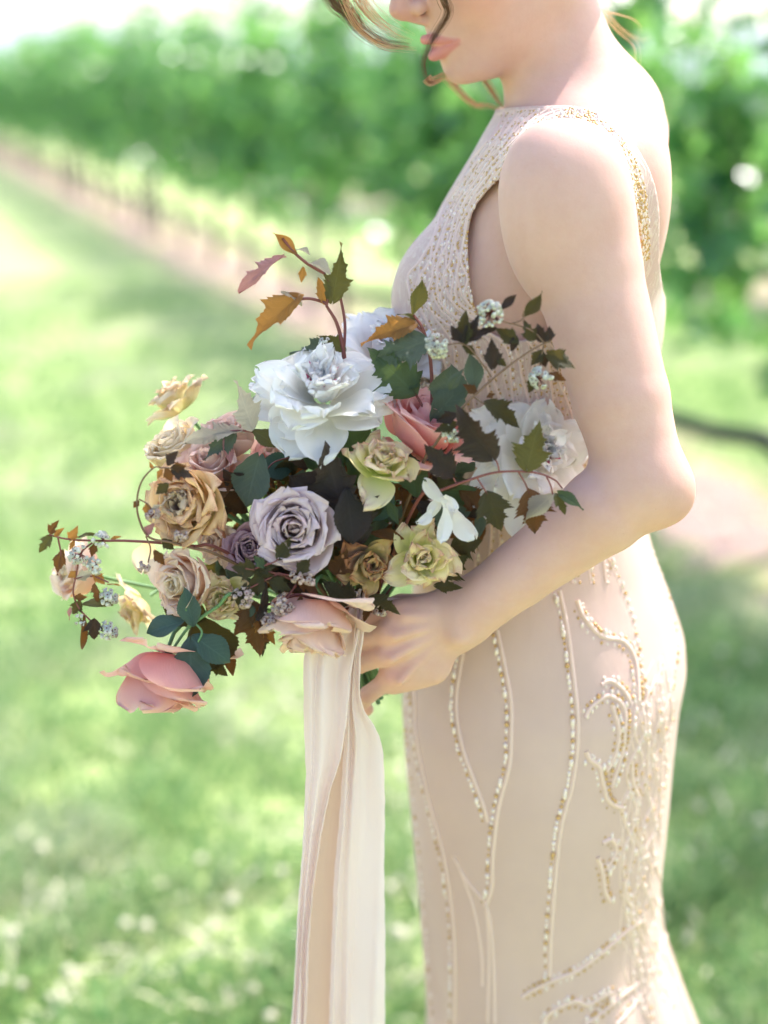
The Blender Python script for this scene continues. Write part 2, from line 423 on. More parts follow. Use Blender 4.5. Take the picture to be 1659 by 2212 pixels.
def ell(p, c, r, B=None):
    q = p - c
    if B is not None: q = q @ B.T
    r = np.asarray(r, np.float32); k0 = np.linalg.norm(q / r, axis=1); k1 = np.linalg.norm(q / (r * r), axis=1)
    return k0 * (k0 - 1) / (k1 + 1e-9)

TY = 1.365                                # depth of her midline
# py, front edge px, back edge px, half breadth m  (read at the depth of her midline)
RINGS = [(238, 1120, 1375, .075), (262, 1085, 1408, .115), (300, 1052, 1422, .137), (350, 1020, 1428, .146), (400, 990, 1430, .148), (447, 962, 1430, .148), (515, 932, 1426, .146),
         (565, 903, 1425, .143), (600, 890, 1423, .141), (663, 880, 1426, .136), (720, 876, 1420, .131), (800, 888, 1406, .125), (900, 906, 1390, .119), (1000, 917, 1378, .117),
         (1100, 920, 1380, .125), (1200, 912, 1406, .138), (1280, 903, 1436, .150), (1370, 892, 1464, .162), (1430, 885, 1468, .168), (1500, 879, 1455, .170), (1600, 886, 1443, .169),
         (1700, 896, 1434, .165), (1800, 905, 1424, .160), (1900, 914, 1414, .156), (2000, 923, 1420, .156), (2060, 928, 1438, .158), (2150, 932, 1468, .163), (2230, 935, 1497, .17),
         (2500, 925, 1590, .20), (2940, 880, 1740, .27)]
def ring_table():
    T = []
    for py, f, b, hb in RINGS:
        pf, pb = P(f, py, TY), P(b, py, TY); T.append((pf.z, (pf.x + pb.x) / 2, (pb.x - pf.x) / 2, hb))
    T = np.array(sorted(T)); zz = np.linspace(T[0, 0], T[-1, 0], 500)
    out = [zz]
    for k in (1, 2, 3):
        v = np.interp(zz, T[:, 0], T[:, k]); ker = np.hanning(9); ker /= ker.sum()
        out.append(np.convolve(np.pad(v, 4, mode='edge'), ker, mode='valid'))
    return np.array(out)
RT = ring_table(); ZTOP, ZBOT = RT[0, -1], RT[0, 0]
YAW = R(9)                                # she faces left and a little away from the lens
cyw, syw = math.cos(YAW), math.sin(YAW)
def torso(p, e=2.25, shrink=0.0, legs=False):
    z = p[:, 2]; cx = np.interp(z, RT[0], RT[1]); a = np.interp(z, RT[0], RT[2]) - shrink; b = np.interp(z, RT[0], RT[3]) - shrink
    dx, dy = p[:, 0] - cx, p[:, 1] - TY
    u, v = dx * cyw - dy * syw, dx * syw + dy * cyw
    # the back is broader and flatter than the front
    k = (np.abs(u / a) ** e + np.abs(v / b) ** e) ** (1 / e)
    d = (k - 1) * np.minimum(a, b) * .95
    return smax(d, z - ZTOP, .03)
SH = PX(1219, 398, 1.205)                  # near shoulder
EL = PX(1388, 1040, 1.150); WR = PX(1012, 1322, 1.165)
far = lambda v, w=0.0: np.array([v[0] + .01, 2 * TY - v[1] - w, v[2]], np.float32)
SHF = far(SH); ELF = PX(1180, 1010, 1.60); WRF = PX(905, 1120, 1.36)
NB = PX(1262, 285, TY); NT_ = PX(1168, 20, TY + .005)

# head frame
HP, HY = R(22), R(21)
HF = np.array([-math.cos(HY) * math.cos(HP), -math.sin(HY) * math.cos(HP), -math.sin(HP)], np.float32)
HS = np.array([math.sin(HY), -math.cos(HY), 0], np.float32)
HU = np.cross(HF, HS); HU = HU if HU[2] > 0 else -HU
HC = PX(926, 104, 1.335) - (.098 * HF - .066 * HU)
HB = np.stack([HF, HS, HU]).astype(np.float32)
def h3(f, s, u): return np.array([f, s, u], np.float32)
def head_sdf(p):
    q = (p - HC) @ HB.T                    # f, s, u
    qs = q.copy(); qs[:, 1] = np.abs(qs[:, 1])
    d = ell(q, h3(-.012, 0, .030), (.098, .075, .088))
    d = smin(d, ell(q, h3(.030, 0, -.018), (.060, .060, .078)), .03)
    d = smin(d, ell(q, h3(.020, 0, -.060), (.056, .046, .038)), .02)
    d = smin(d, cone(qs, h3(-.012, .049, -.050), h3(.058, .016, -.094), .016, .014), .022)
    d = smin(d, ell(q, h3(.074, 0, -.092), (.016, .018, .015)), .016)
    d = smin(d, sph(qs, h3(.052, .033, -.026), .026), .022)
    d = smin(d, ell(q, h3(.066, 0, -.060), (.026, .027, .030)), .014)
    d = smin(d, cone(qs, h3(.078, .036, .024), h3(.086, .008, .022), .010, .010), .014)
    d = smax(d, -sph(qs, h3(.092, .032, .006), .014), .012)
    d = smin(d, ell(qs, h3(.069, .031, .005), (.013, .0145, .0125)), .004)
    d = smin(d, cone(q, h3(.087, 0, .016), h3(.112, 0, -.026), .0065, .0085), .008)
    d = smin(d, sph(qs, h3(.0985, .0100, -.0305), .0062), .009)
    d = smin(d, cone(q, h3(.109, 0, -.032), h3(.093, 0, -.044), .005, .004), .005)
    d = smax(d, -sph(qs, h3(.1020, .0056, -.0395), .0028), .003)
    # lips
    for sgn in (1,):
        d = smin(d, cone(qs, h3(.0975, .003, -.0585), h3(.0795, .0235, -.0665), .0041, .0020), .0035)
        d = smin(d, cone(qs, h3(.0950, .000, -.0740), h3(.0795, .0215, -.0680), .0058, .0024), .0035)
    d = smax(d, -cone(qs, h3(.1030, .0, -.0662), h3(.0850, .0215, -.0672), .0027, .0010), .0012)
    d = smax(d, -ell(q, h3(.099, 0, -.084), (.006, .014, .004)), .007)
    # ear
    e = ell(qs, h3(-.012, .074, -.004), (.017, .007, .030)); e = smax(e, -ell(qs, h3(-.009, .082, .0), (.011, .006, .019)), .003)
    return smin(d, e, .004)
def lips_field(p):
    q = (p - HC) @ HB.T; qs = q.copy(); qs[:, 1] = np.abs(qs[:, 1])
    d = np.minimum(cone(qs, h3(.0985, .003, -.0590), h3(.0800, .0245, -.0668), .0058, .0026), cone(qs, h3(.0955, .000, -.0738), h3(.0800, .0225, -.0682), .0078, .0034))
    return np.clip(.5 - d / .0016, 0, 1)

# hand: metacarpals and fingers
HANDS = {}
MCP = [PX(860, 1322, 1.156), PX(838, 1364, 1.150), PX(832, 1412, 1.152), PX(850, 1460, 1.160)]
def finger_chains():
    ch = []
    pip = [PX(778, 1340, 1.174), PX(772, 1384, 1.170), PX(774, 1434, 1.172), PX(796, 1500, 1.178)]
    dip = [PX(758, 1350, 1.206), PX(752, 1390, 1.205), PX(756, 1440, 1.204), PX(780, 1520, 1.198)]
    tip = [PX(790, 1362, 1.226), PX(786, 1400, 1.228), PX(788, 1448, 1.224), PX(792, 1532, 1.214)]
    rad = [(.0098, .0088, .0078, .0068), (.0100, .0090, .0080, .0070), (.0096, .0086, .0077, .0067), (.0086, .0078, .0070, .0062)]
    for m, a, b, c, r in zip(MCP, pip, dip, tip, rad): ch.append(([m, a, b, c], r))
    # thumb, over the top of the stems
    ch.append(([PX(950, 1318, 1.190), PX(868, 1312, 1.205), PX(812, 1322, 1.222), PX(772, 1332, 1.226)], (.0150, .0118, .0100, .0085)))
    return ch
FCH = finger_chains()
def hand_sdf(p):
    wx = PX(985, 1335, 1.168)
    d = fcone(p, PX(970, 1345, 1.170), PX(880, 1388, 1.168), .030, .030, np.array([0, 1, 0], np.float32), .42)
    for k, m in enumerate(MCP):
        w = wx + np.array([0, 0, .010 - .0085 * k], np.float32)
        d = smin(d, cone(p, w, m, .0105, (.0108, .0112, .0106, .0095)[k]), .009)
    d = smin(d, cone(p, PX(930, 1440, 1.172), PX(850, 1470, 1.172), .015, .011), .014)        # heel of the hand
    for pts, r in FCH:
        f = None
        for i in range(3):
            s = cone(p, pts[i], pts[i + 1], r[i], r[i + 1]); f = s if f is None else smin(f, s, .002)
        d = smin(d, f, .0028)
    # tendons and knuckles
    for k, m in enumerate(MCP):
        w = wx + np.array([-.012, -.004, .006 - .006 * k], np.float32)
        d = smin(d, cone(p, w + np.array([0, -.0065, 0], np.float32), m + np.array([.006, -.0095, 0], np.float32), .0024, .0040), .0045)
    return d
def far_hand(p):
    c = PX(845, 1180, 1.30); d = ell(p, c, (.034, .018, .036))
    for i in range(4):
        a = c + np.array([-.014, -.006, .026 - .018 * i], np.float32); b = a + np.array([-.030, -.014, -.010], np.float32); e = b + np.array([.004, -.026, -.004], np.float32)
        d = smin(d, smin(cone(p, a, b, .0095, .0085), cone(p, b, e, .0085, .007), .003), .005)
    return smin(d, cone(p, c + np.array([.01, -.01, .02], np.float32), c + np.array([-.018, -.045, .028], np.float32), .012, .008), .008)

def trunk_sdf(p, shrink=0.0):
    """torso, shoulders and neck without the arms"""
    d = torso(p, shrink=shrink)
    c = cone(p, NB, NT_, .060, .0515) + shrink
    d = smin(d, c, .045)
    d = smin(d, cone(p, PX(1290, 262, TY), SH + np.array([.012, .030, -.006], np.float32), .045, .040) + shrink, .04)
    d = smin(d, cone(p, PX(1290, 262, TY), SHF + np.array([.012, -.030, -.006], np.float32), .045, .040) + shrink, .04)
    # bust
    for s in (-1, 1): d = smin(d, ell(p, PX(974, 648, TY + s * .064), (.048, .054, .058)) + shrink, .028)
    # shoulder blades
    for s in (-1, 1): d = smin(d, ell(p, PX(1350, 430, TY + s * .070), (.038, .052, .070)) + shrink, .035)
    return d
def arm_sdf(p, near=True):
    s, e, w = (SH, EL, WR) if near else (SHF, ELF, WRF)
    u = e - s
    m1 = s + u * .30; m2 = s + u * .72
    d = cone(p, s, m1, .0438, .0435)
    d = smin(d, cone(p, m1, m2, .0435, .0390), .004)
    d = smin(d, cone(p, m2, e, .0390, .0335), .004)
    v = w - e
    f1 = e + v * .22; f2 = e + v * .70
    d = smin(d, cone(p, e, f1, .0345, .0350), .015)
    d = smin(d, cone(p, f1, f2, .0350, .0270), .005)
    if near:
        sd = np.cross(v / np.linalg.norm(v), np.array([0, 1, 0])); 
        d = smin(d, cone(p, f2, w, .0270, .0255), .005)
        d = smin(d, sph(p, PX(1440, 1072, 1.153), .0150), .030)      # point of the elbow
        d = smin(d, ell(p, PX(1174, 450, 1.190), (.032, .038, .062)), .03)   # front of the deltoid
        d = smin(d, ell(p, PX(1258, 455, 1.195), (.034, .038, .060)), .03)
        d = smin(d, sph(p, PX(992, 1372, 1.150), .0095), .012)       # wrist bone
    else:
        d = smin(d, cone(p, f2, w, .026, .024), .02)
        d = smin(d, cone(p, w, PX(845, 1180, 1.30), .024, .020), .02)
    return d
def legs_sdf(p):
    d = None
    for s in (-1, 1):
        hip = PX(1170, 1560, TY + s * .085); knee = np.array([hip[0] - .035, TY + s * .075, .47], np.float32); ank = np.array([hip[0] - .02, TY + s * .07, .08], np.float32); toe = ank + np.array([-.15, 0, -.055], np.float32)
        l = smin(cone(p, hip, knee, .078, .050), cone(p, knee, ank, .052, .032), .03); l = smin(l, cone(p, ank + np.array([.02, 0, -.04], np.float32), toe, .030, .022), .02)
        d = l if d is None else smin(d, l, .02)
    return d
def body_sdf(p):
    d = np.full(len(p), 1.0, np.float32); z = p[:, 2]
    def put(mask, f, k):
        idx = np.nonzero(mask)[0]
        if len(idx): d[idx] = smin(d[idx], f(p[idx]), k) if k else np.minimum(d[idx], f(p[idx]))
    put(z > .74, lambda q: smax(trunk_sdf(q, .004), .80 - q[:, 2], .03), 0)
    put(z < .92, legs_sdf, .02)
    near = (p[:, 1] < 1.31) & (z > .85) & (z < 1.5)
    put(near, lambda q: arm_sdf(q), .018)
    put((p[:, 1] > 1.22) & (z > .95) & (z < 1.5), lambda q: arm_sdf(q, False), .018)
    put((p[:, 0] < .12) & (p[:, 1] < 1.30) & (z > .85) & (z < 1.10), hand_sdf, .012)
    put((p[:, 0] < .15) & (z > .90) & (z < 1.16) & (p[:, 1] > 1.18), far_hand, .012)
    put(z > 1.36, head_sdf, .022)
    return d
def iso_mesh(sdf, lo, hi, h, band=.016, coarse=.012):
    lo, hi = np.array(lo, float), np.array(hi, float); m = int(round(coarse / h)); H = h * m
    nc = np.ceil((hi - lo) / H).astype(int); n = nc * m
    c = [lo[k] + (np.arange(nc[k]) + .5) * H - h / 2 for k in range(3)]
    G = np.stack(np.meshgrid(*c, indexing='ij'), -1).reshape(-1, 3).astype(np.float32)
    dc = sdf(G).reshape(nc)
    full = np.repeat(np.repeat(np.repeat(dc.astype(np.float32), m, 0), m, 1), m, 2)
    act = np.argwhere(np.abs(dc) < H * 1.25)
    loc = np.stack(np.meshgrid(np.arange(m), np.arange(m), np.arange(m), indexing='ij'), -1).reshape(-1, 3)
    for s in range(0, len(act), 4000):
        idx = (act[s:s + 4000, None, :] * m + loc[None]).reshape(-1, 3)
        pts = (lo + idx * h).astype(np.float32)
        full[idx[:, 0], idx[:, 1], idx[:, 2]] = sdf(pts)
    g = vdb.FloatGrid(); g.background = 1.0 if False else g.background
    g.copyFromArray(np.ascontiguousarray(full))
    V, F = g.convertToQuads(isovalue=0.0)
    V = np.array(V, np.float64); F = np.array(F)
    if F.shape[1] == 4: F = F[:, ::-1]
    return (lo + V * h).astype(np.float32), F.astype(np.int64)
def grad(sdf, p, e=.0008):
    g = np.stack([sdf(p + np.eye(3, dtype=np.float32)[k] * e) - sdf(p - np.eye(3, dtype=np.float32)[k] * e) for k in range(3)], -1)
    return g / (np.linalg.norm(g, axis=1)[:, None] + 1e-9)
def project(sdf, V, it=2, e=.0006):
    for _ in range(it):
        d = sdf(V); V = (V - grad(sdf, V, e) * np.clip(d, -.003, .003)[:, None]).astype(np.float32)
    return V
import time as _t
_s = _t.time()
BV, BF = iso_mesh(body_sdf, (-.25, .98, -.0), (.36, 1.72, 1.74), .003)
me = new_mesh('bride_body', BV, BF)
bm = bmesh.new(); bm.from_mesh(me)
# finer faces where the camera sees the face and the hand
def near_face(c): q = HB @ (np.array(c) - HC); return q[0] > .045 and q[2] < .03 and abs(q[1]) < .06
lo_h, hi_h = np.array(PX(740, 1560, 1.1)), np.array(PX(1030, 1270, 1.26))
for rep in range(2):
    fs = []
    for f in bm.faces:
        c = f.calc_center_median()
        if (c.z > 1.38 and near_face(c) and (rep == 0 or abs((HB @ (np.array(c) - HC))[2] + .055) < .04)) or (rep == 0 and lo_h[0] < c.x < hi_h[0] and lo_h[2] < c.z < hi_h[2] and c.y < 1.25): fs.append(f)
    es = list({e for f in fs for e in f.edges})
    bmesh.ops.subdivide_edges(bm, edges=es, cuts=1, use_grid_fill=True)
bm.to_mesh(me); bm.free()
n = len(me.vertices); V = np.empty(n * 3, np.float32); me.vertices.foreach_get('co', V); V = V.reshape(-1, 3)
V = project(body_sdf, V, 2)
me.vertices.foreach_set('co', V.ravel()); me.update()
lf = np.zeros(n, np.float32); hi = V[:, 2] > 1.4; lf[hi] = lips_field(V[hi])
a = me.attributes.new('lip', 'FLOAT', 'POINT'); a.data.foreach_set('value', lf)
# natural redness of knuckles, elbow, nose and cheek
bl = np.zeros(n, np.float32)
for c, r in [(m, .014) for m in MCP] + [(PX(1466, 1085, 1.156), .03), (HC + .112 * HF - .028 * HU, .016), (HC + .06 * HF + .05 * HS - .02 * HU, .035), (PX(790, 1530, 1.2), .015)]:
    bl = np.maximum(bl, np.exp(-((V - c) ** 2).sum(1) / (r * r)))
a = me.attributes.new('blush', 'FLOAT', 'POINT'); a.data.foreach_set('value', bl.astype(np.float32))
me.polygons.foreach_set('use_smooth', np.ones(len(me.polygons), dtype=bool))
t = NT('skin'); p = t.pos()
sk_ = t.mix(t.ramp(t.noise(22, 5, .7, p), [(.38, 0.0), (.62, 1.0)]), (.60, .36, .285), (.635, .395, .32))
sk_ = t.mix(t.ramp(t.noise(420, 2, .6, p), [(.70, 0.0), (.78, .35)]), sk_, (.45, .22, .15))
sk_ = t.mix(t.math('MULTIPLY', t.attr('blush'), .38), sk_, (.62, .22, .17))
sk_ = t.mix(t.attr('lip'), sk_, (.58, .24, .215))
bp = t.bump(t.math('ADD', t.noise(900, 2, .6, p), t.math('MULTIPLY', t.noise(160, 3, .6, p), 1.5)), .16, .001)
SKIN = t.fin(sk_, .62, bump=bp, spec=.22, sss=.3, sssr=(1, .35, .2), ssscale=.005, sheen=.05)
bride = empty('person', (float(NB[0]), TY, 0))
tag(bride, 'bride in a beaded blush gown, head bowed, holding the bouquet at her waist', 'person')
def child(o, parent):
    o.parent = parent; o.matrix_parent_inverse = Matrix.Translation(-parent.location); return o
me.materials.append(SKIN)
body = child(link('body', me), bride)
print('body', len(V), _t.time() - _s)
BVH = BVHTree.FromPolygons([tuple(v) for v in V.tolist()], [tuple(f.vertices) for f in me.polygons])
# ------------------------------------------------------------------ the gown
def poly2(pts): return np.array([[A(P(x, y, d))[0], A(P(x, y, d))[2]] for x, y, d in pts])
NECKLINE = [(1040, 246, 1.33), (1078, 243, 1.30), (1110, 236, 1.27), (1150, 233, 1.26), (1189, 232, 1.25), (1230, 232, 1.25), (1279, 241, 1.25), (1314, 268, 1.26), (1352, 312, 1.27), (1384, 375, 1.28), (1397, 440, 1.29), (1402, 510, 1.29), (1408, 575, 1.30), (1432, 640, 1.33), (1500, 690, 1.36)]
ARMHOLE = [(1189, 262, 1.235), (1153, 282, 1.24), (1120, 318, 1.24), (1088, 372, 1.235), (1053, 415, 1.235), (1028, 450, 1.235), (1014, 500, 1.235), (1012, 575, 1.24), (1019, 640, 1.24), (1042, 700, 1.24), (1100, 735, 1.235), (1160, 722, 1.235),
           (1235, 690, 1.235), (1310, 650, 1.235), (1378, 585, 1.235), (1382, 540, 1.235), (1370, 475, 1.235), (1349, 405, 1.235), (1314, 345, 1.235), (1266, 292, 1.235), (1229, 266, 1.235)]
def smooth_closed(Q, n=4):
    k = len(Q); out = []
    for i in range(k):
        a, b, c, d = Q[i - 1], Q[i], Q[(i + 1) % k], Q[(i + 2) % k]
        for t in np.linspace(0, 1, n, endpoint=False): out.append(.5 * (2 * b + (-a + c) * t + (2 * a - 5 * b + 4 * c - d) * t * t + (-a + 3 * b - 3 * c + d) * t ** 3))
    return np.array(out)
NLP = poly2(NECKLINE); NLP = catmull(list(NLP), 4)
outer = np.vstack([NLP, [[.9, NLP[-1][1]], [.9, -.5], [-.9, -.5], [-.9, NLP[0][1]]]])
hole = smooth_closed(poly2(ARMHOLE), 4)
def poly_sd(q, Pn):
    d = np.full(len(q), 1e9); ins = np.zeros(len(q), bool); n = len(Pn)
    for i in range(n):
        a, b = Pn[i], Pn[(i + 1) % n]; e = b - a; w = q - a
        t = np.clip((w @ e) / (e @ e + 1e-12), 0, 1); d = np.minimum(d, np.linalg.norm(w - t[:, None] * e, axis=1))
        c = ((a[1] > q[:, 1]) != (b[1] > q[:, 1])) & (q[:, 0] < (b[0] - a[0]) * (q[:, 1] - a[1]) / (b[1] - a[1] + 1e-12) + a[0]); ins ^= c
    return np.where(ins, -d, d)
def mask(V):
    q = V[:, [0, 2]].astype(float)
    return np.maximum(poly_sd(q, outer), -poly_sd(q, hole))
def mask3(V):
    m = mask(V); i = np.nonzero(V[:, 2] > 1.2)[0]
    if len(i): m[i] = np.maximum(m[i], arm_dom(V[i]))
    return m
def folds(V, k=1.0):
    z = V[:, 2]; th = np.arctan2(V[:, 1] - TY, V[:, 0] - np.interp(z, RT[0], RT[1]))
    g = np.clip((.72 - z) / .5, 0, 1) ** 1.3
    return k * g * (.010 * np.sin(th * 9 + z * 2.2) + .006 * np.sin(th * 17 + 1.3 + z * 3)) + .0012 * np.sin(th * 5 + z * 23) * np.exp(-((z - .98) / .12) ** 2)
def shoulder_cap(p, farside=False):
    s, e = (SHF, ELF) if farside else (SH, EL)
    return cone(p, s, s + (e - s) * .30, .0438, .0435)
def arm_dom(p): return trunk_sdf(p, 0) - np.minimum(shoulder_cap(p), shoulder_cap(p, True)) - .012
def dress_sdf(p):
    d = trunk_sdf(p, 0)
    i = np.nonzero((p[:, 2] > 1.2))[0]
    if len(i): d[i] = smin(smin(d[i], shoulder_cap(p[i]), .018), shoulder_cap(p[i], True), .018)
    d = d - .0022 - folds(p)
    return smax(smax(d, .012 - p[:, 2], .003), p[:, 2] - 1.47, .004)
_s = _t.time()
DV, DF = iso_mesh(dress_sdf, (-.25, 1.0, -.02), (.60, 1.76, 1.50), .0035, coarse=.014)
m = mask3(DV); keepv = m < 0
hz = (DV[:, 2] > .035)
fk = keepv[DF].any(1) & hz[DF].all(1)
F2 = DF[fk]; usedv = np.unique(F2); rem = -np.ones(len(DV), int); rem[usedv] = np.arange(len(usedv)); V2 = DV[usedv]; F2 = rem[F2]; m = m[usedv]
o_ = np.nonzero(m > 0)[0]
for it in range(3):
    q = V2[o_]; e = .0008; mm = mask(q)
    gx_ = (mask(q + np.array([e, 0, 0], np.float32)) - mm) / e; gz_ = (mask(q + np.array([0, 0, e], np.float32)) - mm) / e
    s_ = mm / (gx_ ** 2 + gz_ ** 2 + .05); V2[o_, 0] -= np.clip(s_ * gx_, -.006, .006); V2[o_, 2] -= np.clip(s_ * gz_, -.006, .006)
    V2[o_] = project(dress_sdf, V2[o_], 1)
dm = new_mesh('gown', V2, F2)
t = NT('blush tulle over silk'); p = t.pos()
base = t.mix(t.ramp(t.noise(6, 4, .6, p), [(.35, 0.0), (.7, 1.0)]), (.61, .425, .36), (.68, .485, .415))
sep = t.n('ShaderNodeSeparateXYZ', i_0=p)
bod = t.ramp(sep.outputs[2], [(.0, 0.0), (.5, 0.0)])
top = t.n('ShaderNodeMapRange', i_0=sep.outputs[2]); top.inputs[1].default_value = 1.06; top.inputs[2].default_value = 1.16
mq = t.n('ShaderNodeMapping', i_0=p); mq.inputs['Scale'].default_value = (1, 1, .16)
rv = t.math('ABSOLUTE', t.math('SUBTRACT', t.noise(120, 2, .5, mq.outputs[0], 1.2), .5))
lace = t.math('MULTIPLY', t.ramp(rv, [(.01, 1.0), (.05, 0.0)]), top.outputs[0])
base = t.mix(t.math('MULTIPLY', lace, .8), base, (.74, .60, .50))
mp = t.n('ShaderNodeMapping', i_0=p); mp.inputs['Scale'].default_value = (1, 1, .25)
weave = t.math('ADD', t.math('ADD', t.noise(1400, 1, .5, p), t.math('MULTIPLY', t.noise(38, 4, .6, mp.outputs[0]), 2.2)), t.math('MULTIPLY', t.noise(11, 3, .6, mp.outputs[0]), 7.0))
GOWN = t.fin(base, .62, .10, (.75, .50, .40), t.bump(t.math('ADD', weave, t.math('MULTIPLY', lace, 1.6)), .3, .0012), spec=.2, sheen=.12)
dress = child(link('gown', dm, GOWN), bride)
so = dress.modifiers.new('cloth thickness', 'SOLIDIFY'); so.thickness = .0012; so.offset = -1
DBVH = BVHTree.FromPolygons([tuple(v) for v in V2.tolist()], [tuple(int(i) for i in f) for f in F2])
print('dress', len(V2), _t.time() - _s)
CAMP = Vector((0, 0, CAM_Z))
def on_dress(px, py, lift=.0006):
    d = (P(px, py, 1.3) - CAMP).normalized(); h = DBVH.ray_cast(CAMP, d, 3)
    if h[0] is None: return None
    n = h[1]; n = n if n.dot(d) < 0 else -n
    return h[0] + n * lift, n
def trace(pts, step=3.0):
    c = catmull([(x, y, 0) for x, y in pts], 14); seg = np.r_[0, np.cumsum(np.linalg.norm(np.diff(c, axis=0), axis=1))]
    s = np.arange(0, seg[-1], step); return np.stack([np.interp(s, seg, c[:, 0]), np.interp(s, seg, c[:, 1])], -1)
CORD, BEADS = MB(), []                    # cords joined; beads: (point, radius, colour index)
def cord(pts, w=3.2, bead=None, off=0.0, gap=13, br=5.0, side=-9):
    q = trace(pts); run = []
    for x, y in q:
        h = on_dress(x, y, w * .00014)
        if h is None or h[0].y > 1.6:
            if len(run) > 2: CORD.tube(run, M_(w), 5)
            run = []; continue
        run.append(h[0])
    if len(run) > 2: CORD.tube(run, M_(w), 5)
    if bead is not None:
        T = np.gradient(q, axis=0); acc = 0
        for i in range(1, len(q)):
            acc += 3.0
            if acc >= gap * (.8 + .4 * random.random()):
                acc = 0; nrm = np.array([-T[i][1], T[i][0]]); nrm = nrm / (np.linalg.norm(nrm) + 1e-6)
                x, y = q[i] - nrm * side + np.array([random.uniform(-1.2, 1.2), 0]); r = br * random.uniform(.65, 1.15)
                h = on_dress(x, y, M_(r) * .7)
                if h: BEADS.append((h[0], M_(r), random.choice(bead)))
G_, PE, CR = 0, 1, 2
seams = [[(1075, 1360), (1090, 1430), (1105, 1517), (1105, 1590), (1101, 1654), (1078, 1746), (1066, 1850), (1064, 1912), (1052, 1955)],
         [(1208, 1275), (1222, 1340), (1234, 1424), (1248, 1562), (1239, 1677), (1211, 1792), (1197, 1930), (1190, 2030), (1188, 2112)],
         [(1003, 1405), (988, 1516), (1000, 1608), (1027, 1687), (1045, 1735), (1056, 1776)],
         [(898, 1462), (901, 1520), (903, 1585), (930, 1723), (963, 1852), (981, 1976), (986, 2080), (986, 2212)]]
for k, s_ in enumerate(seams):
    cord(s_, 5.4); cord([(x - 11, y) for x, y in s_], 1.8, [G_, G_, PE, CR, CR], gap=10.5, br=5.3, side=0)
for s_ in ([(981, 1848), (1010, 1900), (1050, 1953), (1062, 2010), (1068, 2100), (1070, 2212)], [(1052, 1955), (1058, 2060), (1055, 2212)], [(990, 1860), (1025, 1960), (1042, 2060), (1044, 2130)]): cord(s_, 4.4)
for s_ in ([(1310, 1200), (1326, 1236), (1354, 1310), (1372, 1392), (1381, 1452), (1392, 1500)], [(1395, 1180), (1428, 1260), (1446, 1330), (1456, 1400), (1446, 1480)],
           [(878, 1490), (874, 1560), (884, 1660), (895, 1760), (905, 1860), (915, 1980), (924, 2100), (932, 2212)]): cord(s_, 3.0, [G_, PE, CR], gap=16, br=5, side=5)
motifs = [[(1246, 1296), (1256, 1325), (1271, 1346), (1290, 1368), (1312, 1378), (1332, 1380), (1349, 1388), (1364, 1408), (1372, 1434), (1376, 1470), (1377, 1512)],
          [(1264, 1549), (1275, 1528), (1294, 1512), (1312, 1502), (1326, 1507), (1340, 1518), (1349, 1540), (1348, 1575), (1345, 1608), (1338, 1640), (1326, 1677), (1318, 1700)],
          [(1298, 1478), (1318, 1470), (1345, 1490), (1362, 1520)],
          [(1320, 1520), (1328, 1545), (1336, 1580), (1330, 1620), (1318, 1650), (1308, 1665)],
          [(1266, 1622), (1275, 1640), (1294, 1655), (1302, 1690), (1312, 1725), (1330, 1740), (1350, 1745)], [(1362, 1640), (1366, 1690), (1378, 1720)],
          [(1128, 2152), (1150, 2138), (1188, 2119), (1215, 2108), (1243, 2096), (1275, 2075), (1312, 2045), (1345, 2015), (1372, 1995), (1392, 1985)],
          [(1172, 2212), (1190, 2185), (1220, 2168), (1245, 2160), (1270, 2168), (1300, 2150), (1325, 2140)], [(1262, 2212), (1300, 2185), (1340, 2150), (1380, 2120)],
          [(1290, 1850), (1300, 1880), (1305, 1920), (1316, 1945)], [(1300, 1820), (1320, 1812), (1330, 1835), (1318, 1860), (1308, 1880)], [(1345, 1900), (1352, 1940), (1365, 1960)],
          [(1330, 2212), (1350, 2190), (1370, 2165), (1385, 2140)]]
for s_ in motifs: cord(s_, 6.2, [G_, G_, PE, CR], gap=10, br=5.2, side=8); cord([(x - 5, y + 9) for x, y in s_], 1.8, [G_, CR], gap=14, br=4.2, side=-4)
for x, y in [(1290, 1440), (1310, 1400), (1330, 1420)]: cord([(x, y), (x - 8, y + 45), (x - 12, y + 85)], 1.6)
# dense appliqué down the back of the skirt
for i in range(16):
    x0 = 1372 + 72 * (i % 8) / 7; pts = []
    for j in range(9):
        y = 1450 + j * 92 + (i * 37) % 60 - 20 * (i % 3); cx_ = np.interp(y, [1450, 1600, 1750, 1900, 2050, 2212], [0, -6, -24, -32, -18, 10])
        pts.append((x0 + cx_ + 13 * math.sin(y * .038 + i * 1.9) + 5 * math.sin(y * .11 + i), y))
    cord(pts, 4.6 if i % 2 else 3.4, [PE, CR, G_] if i % 2 else None, gap=20, br=4.6, side=3)
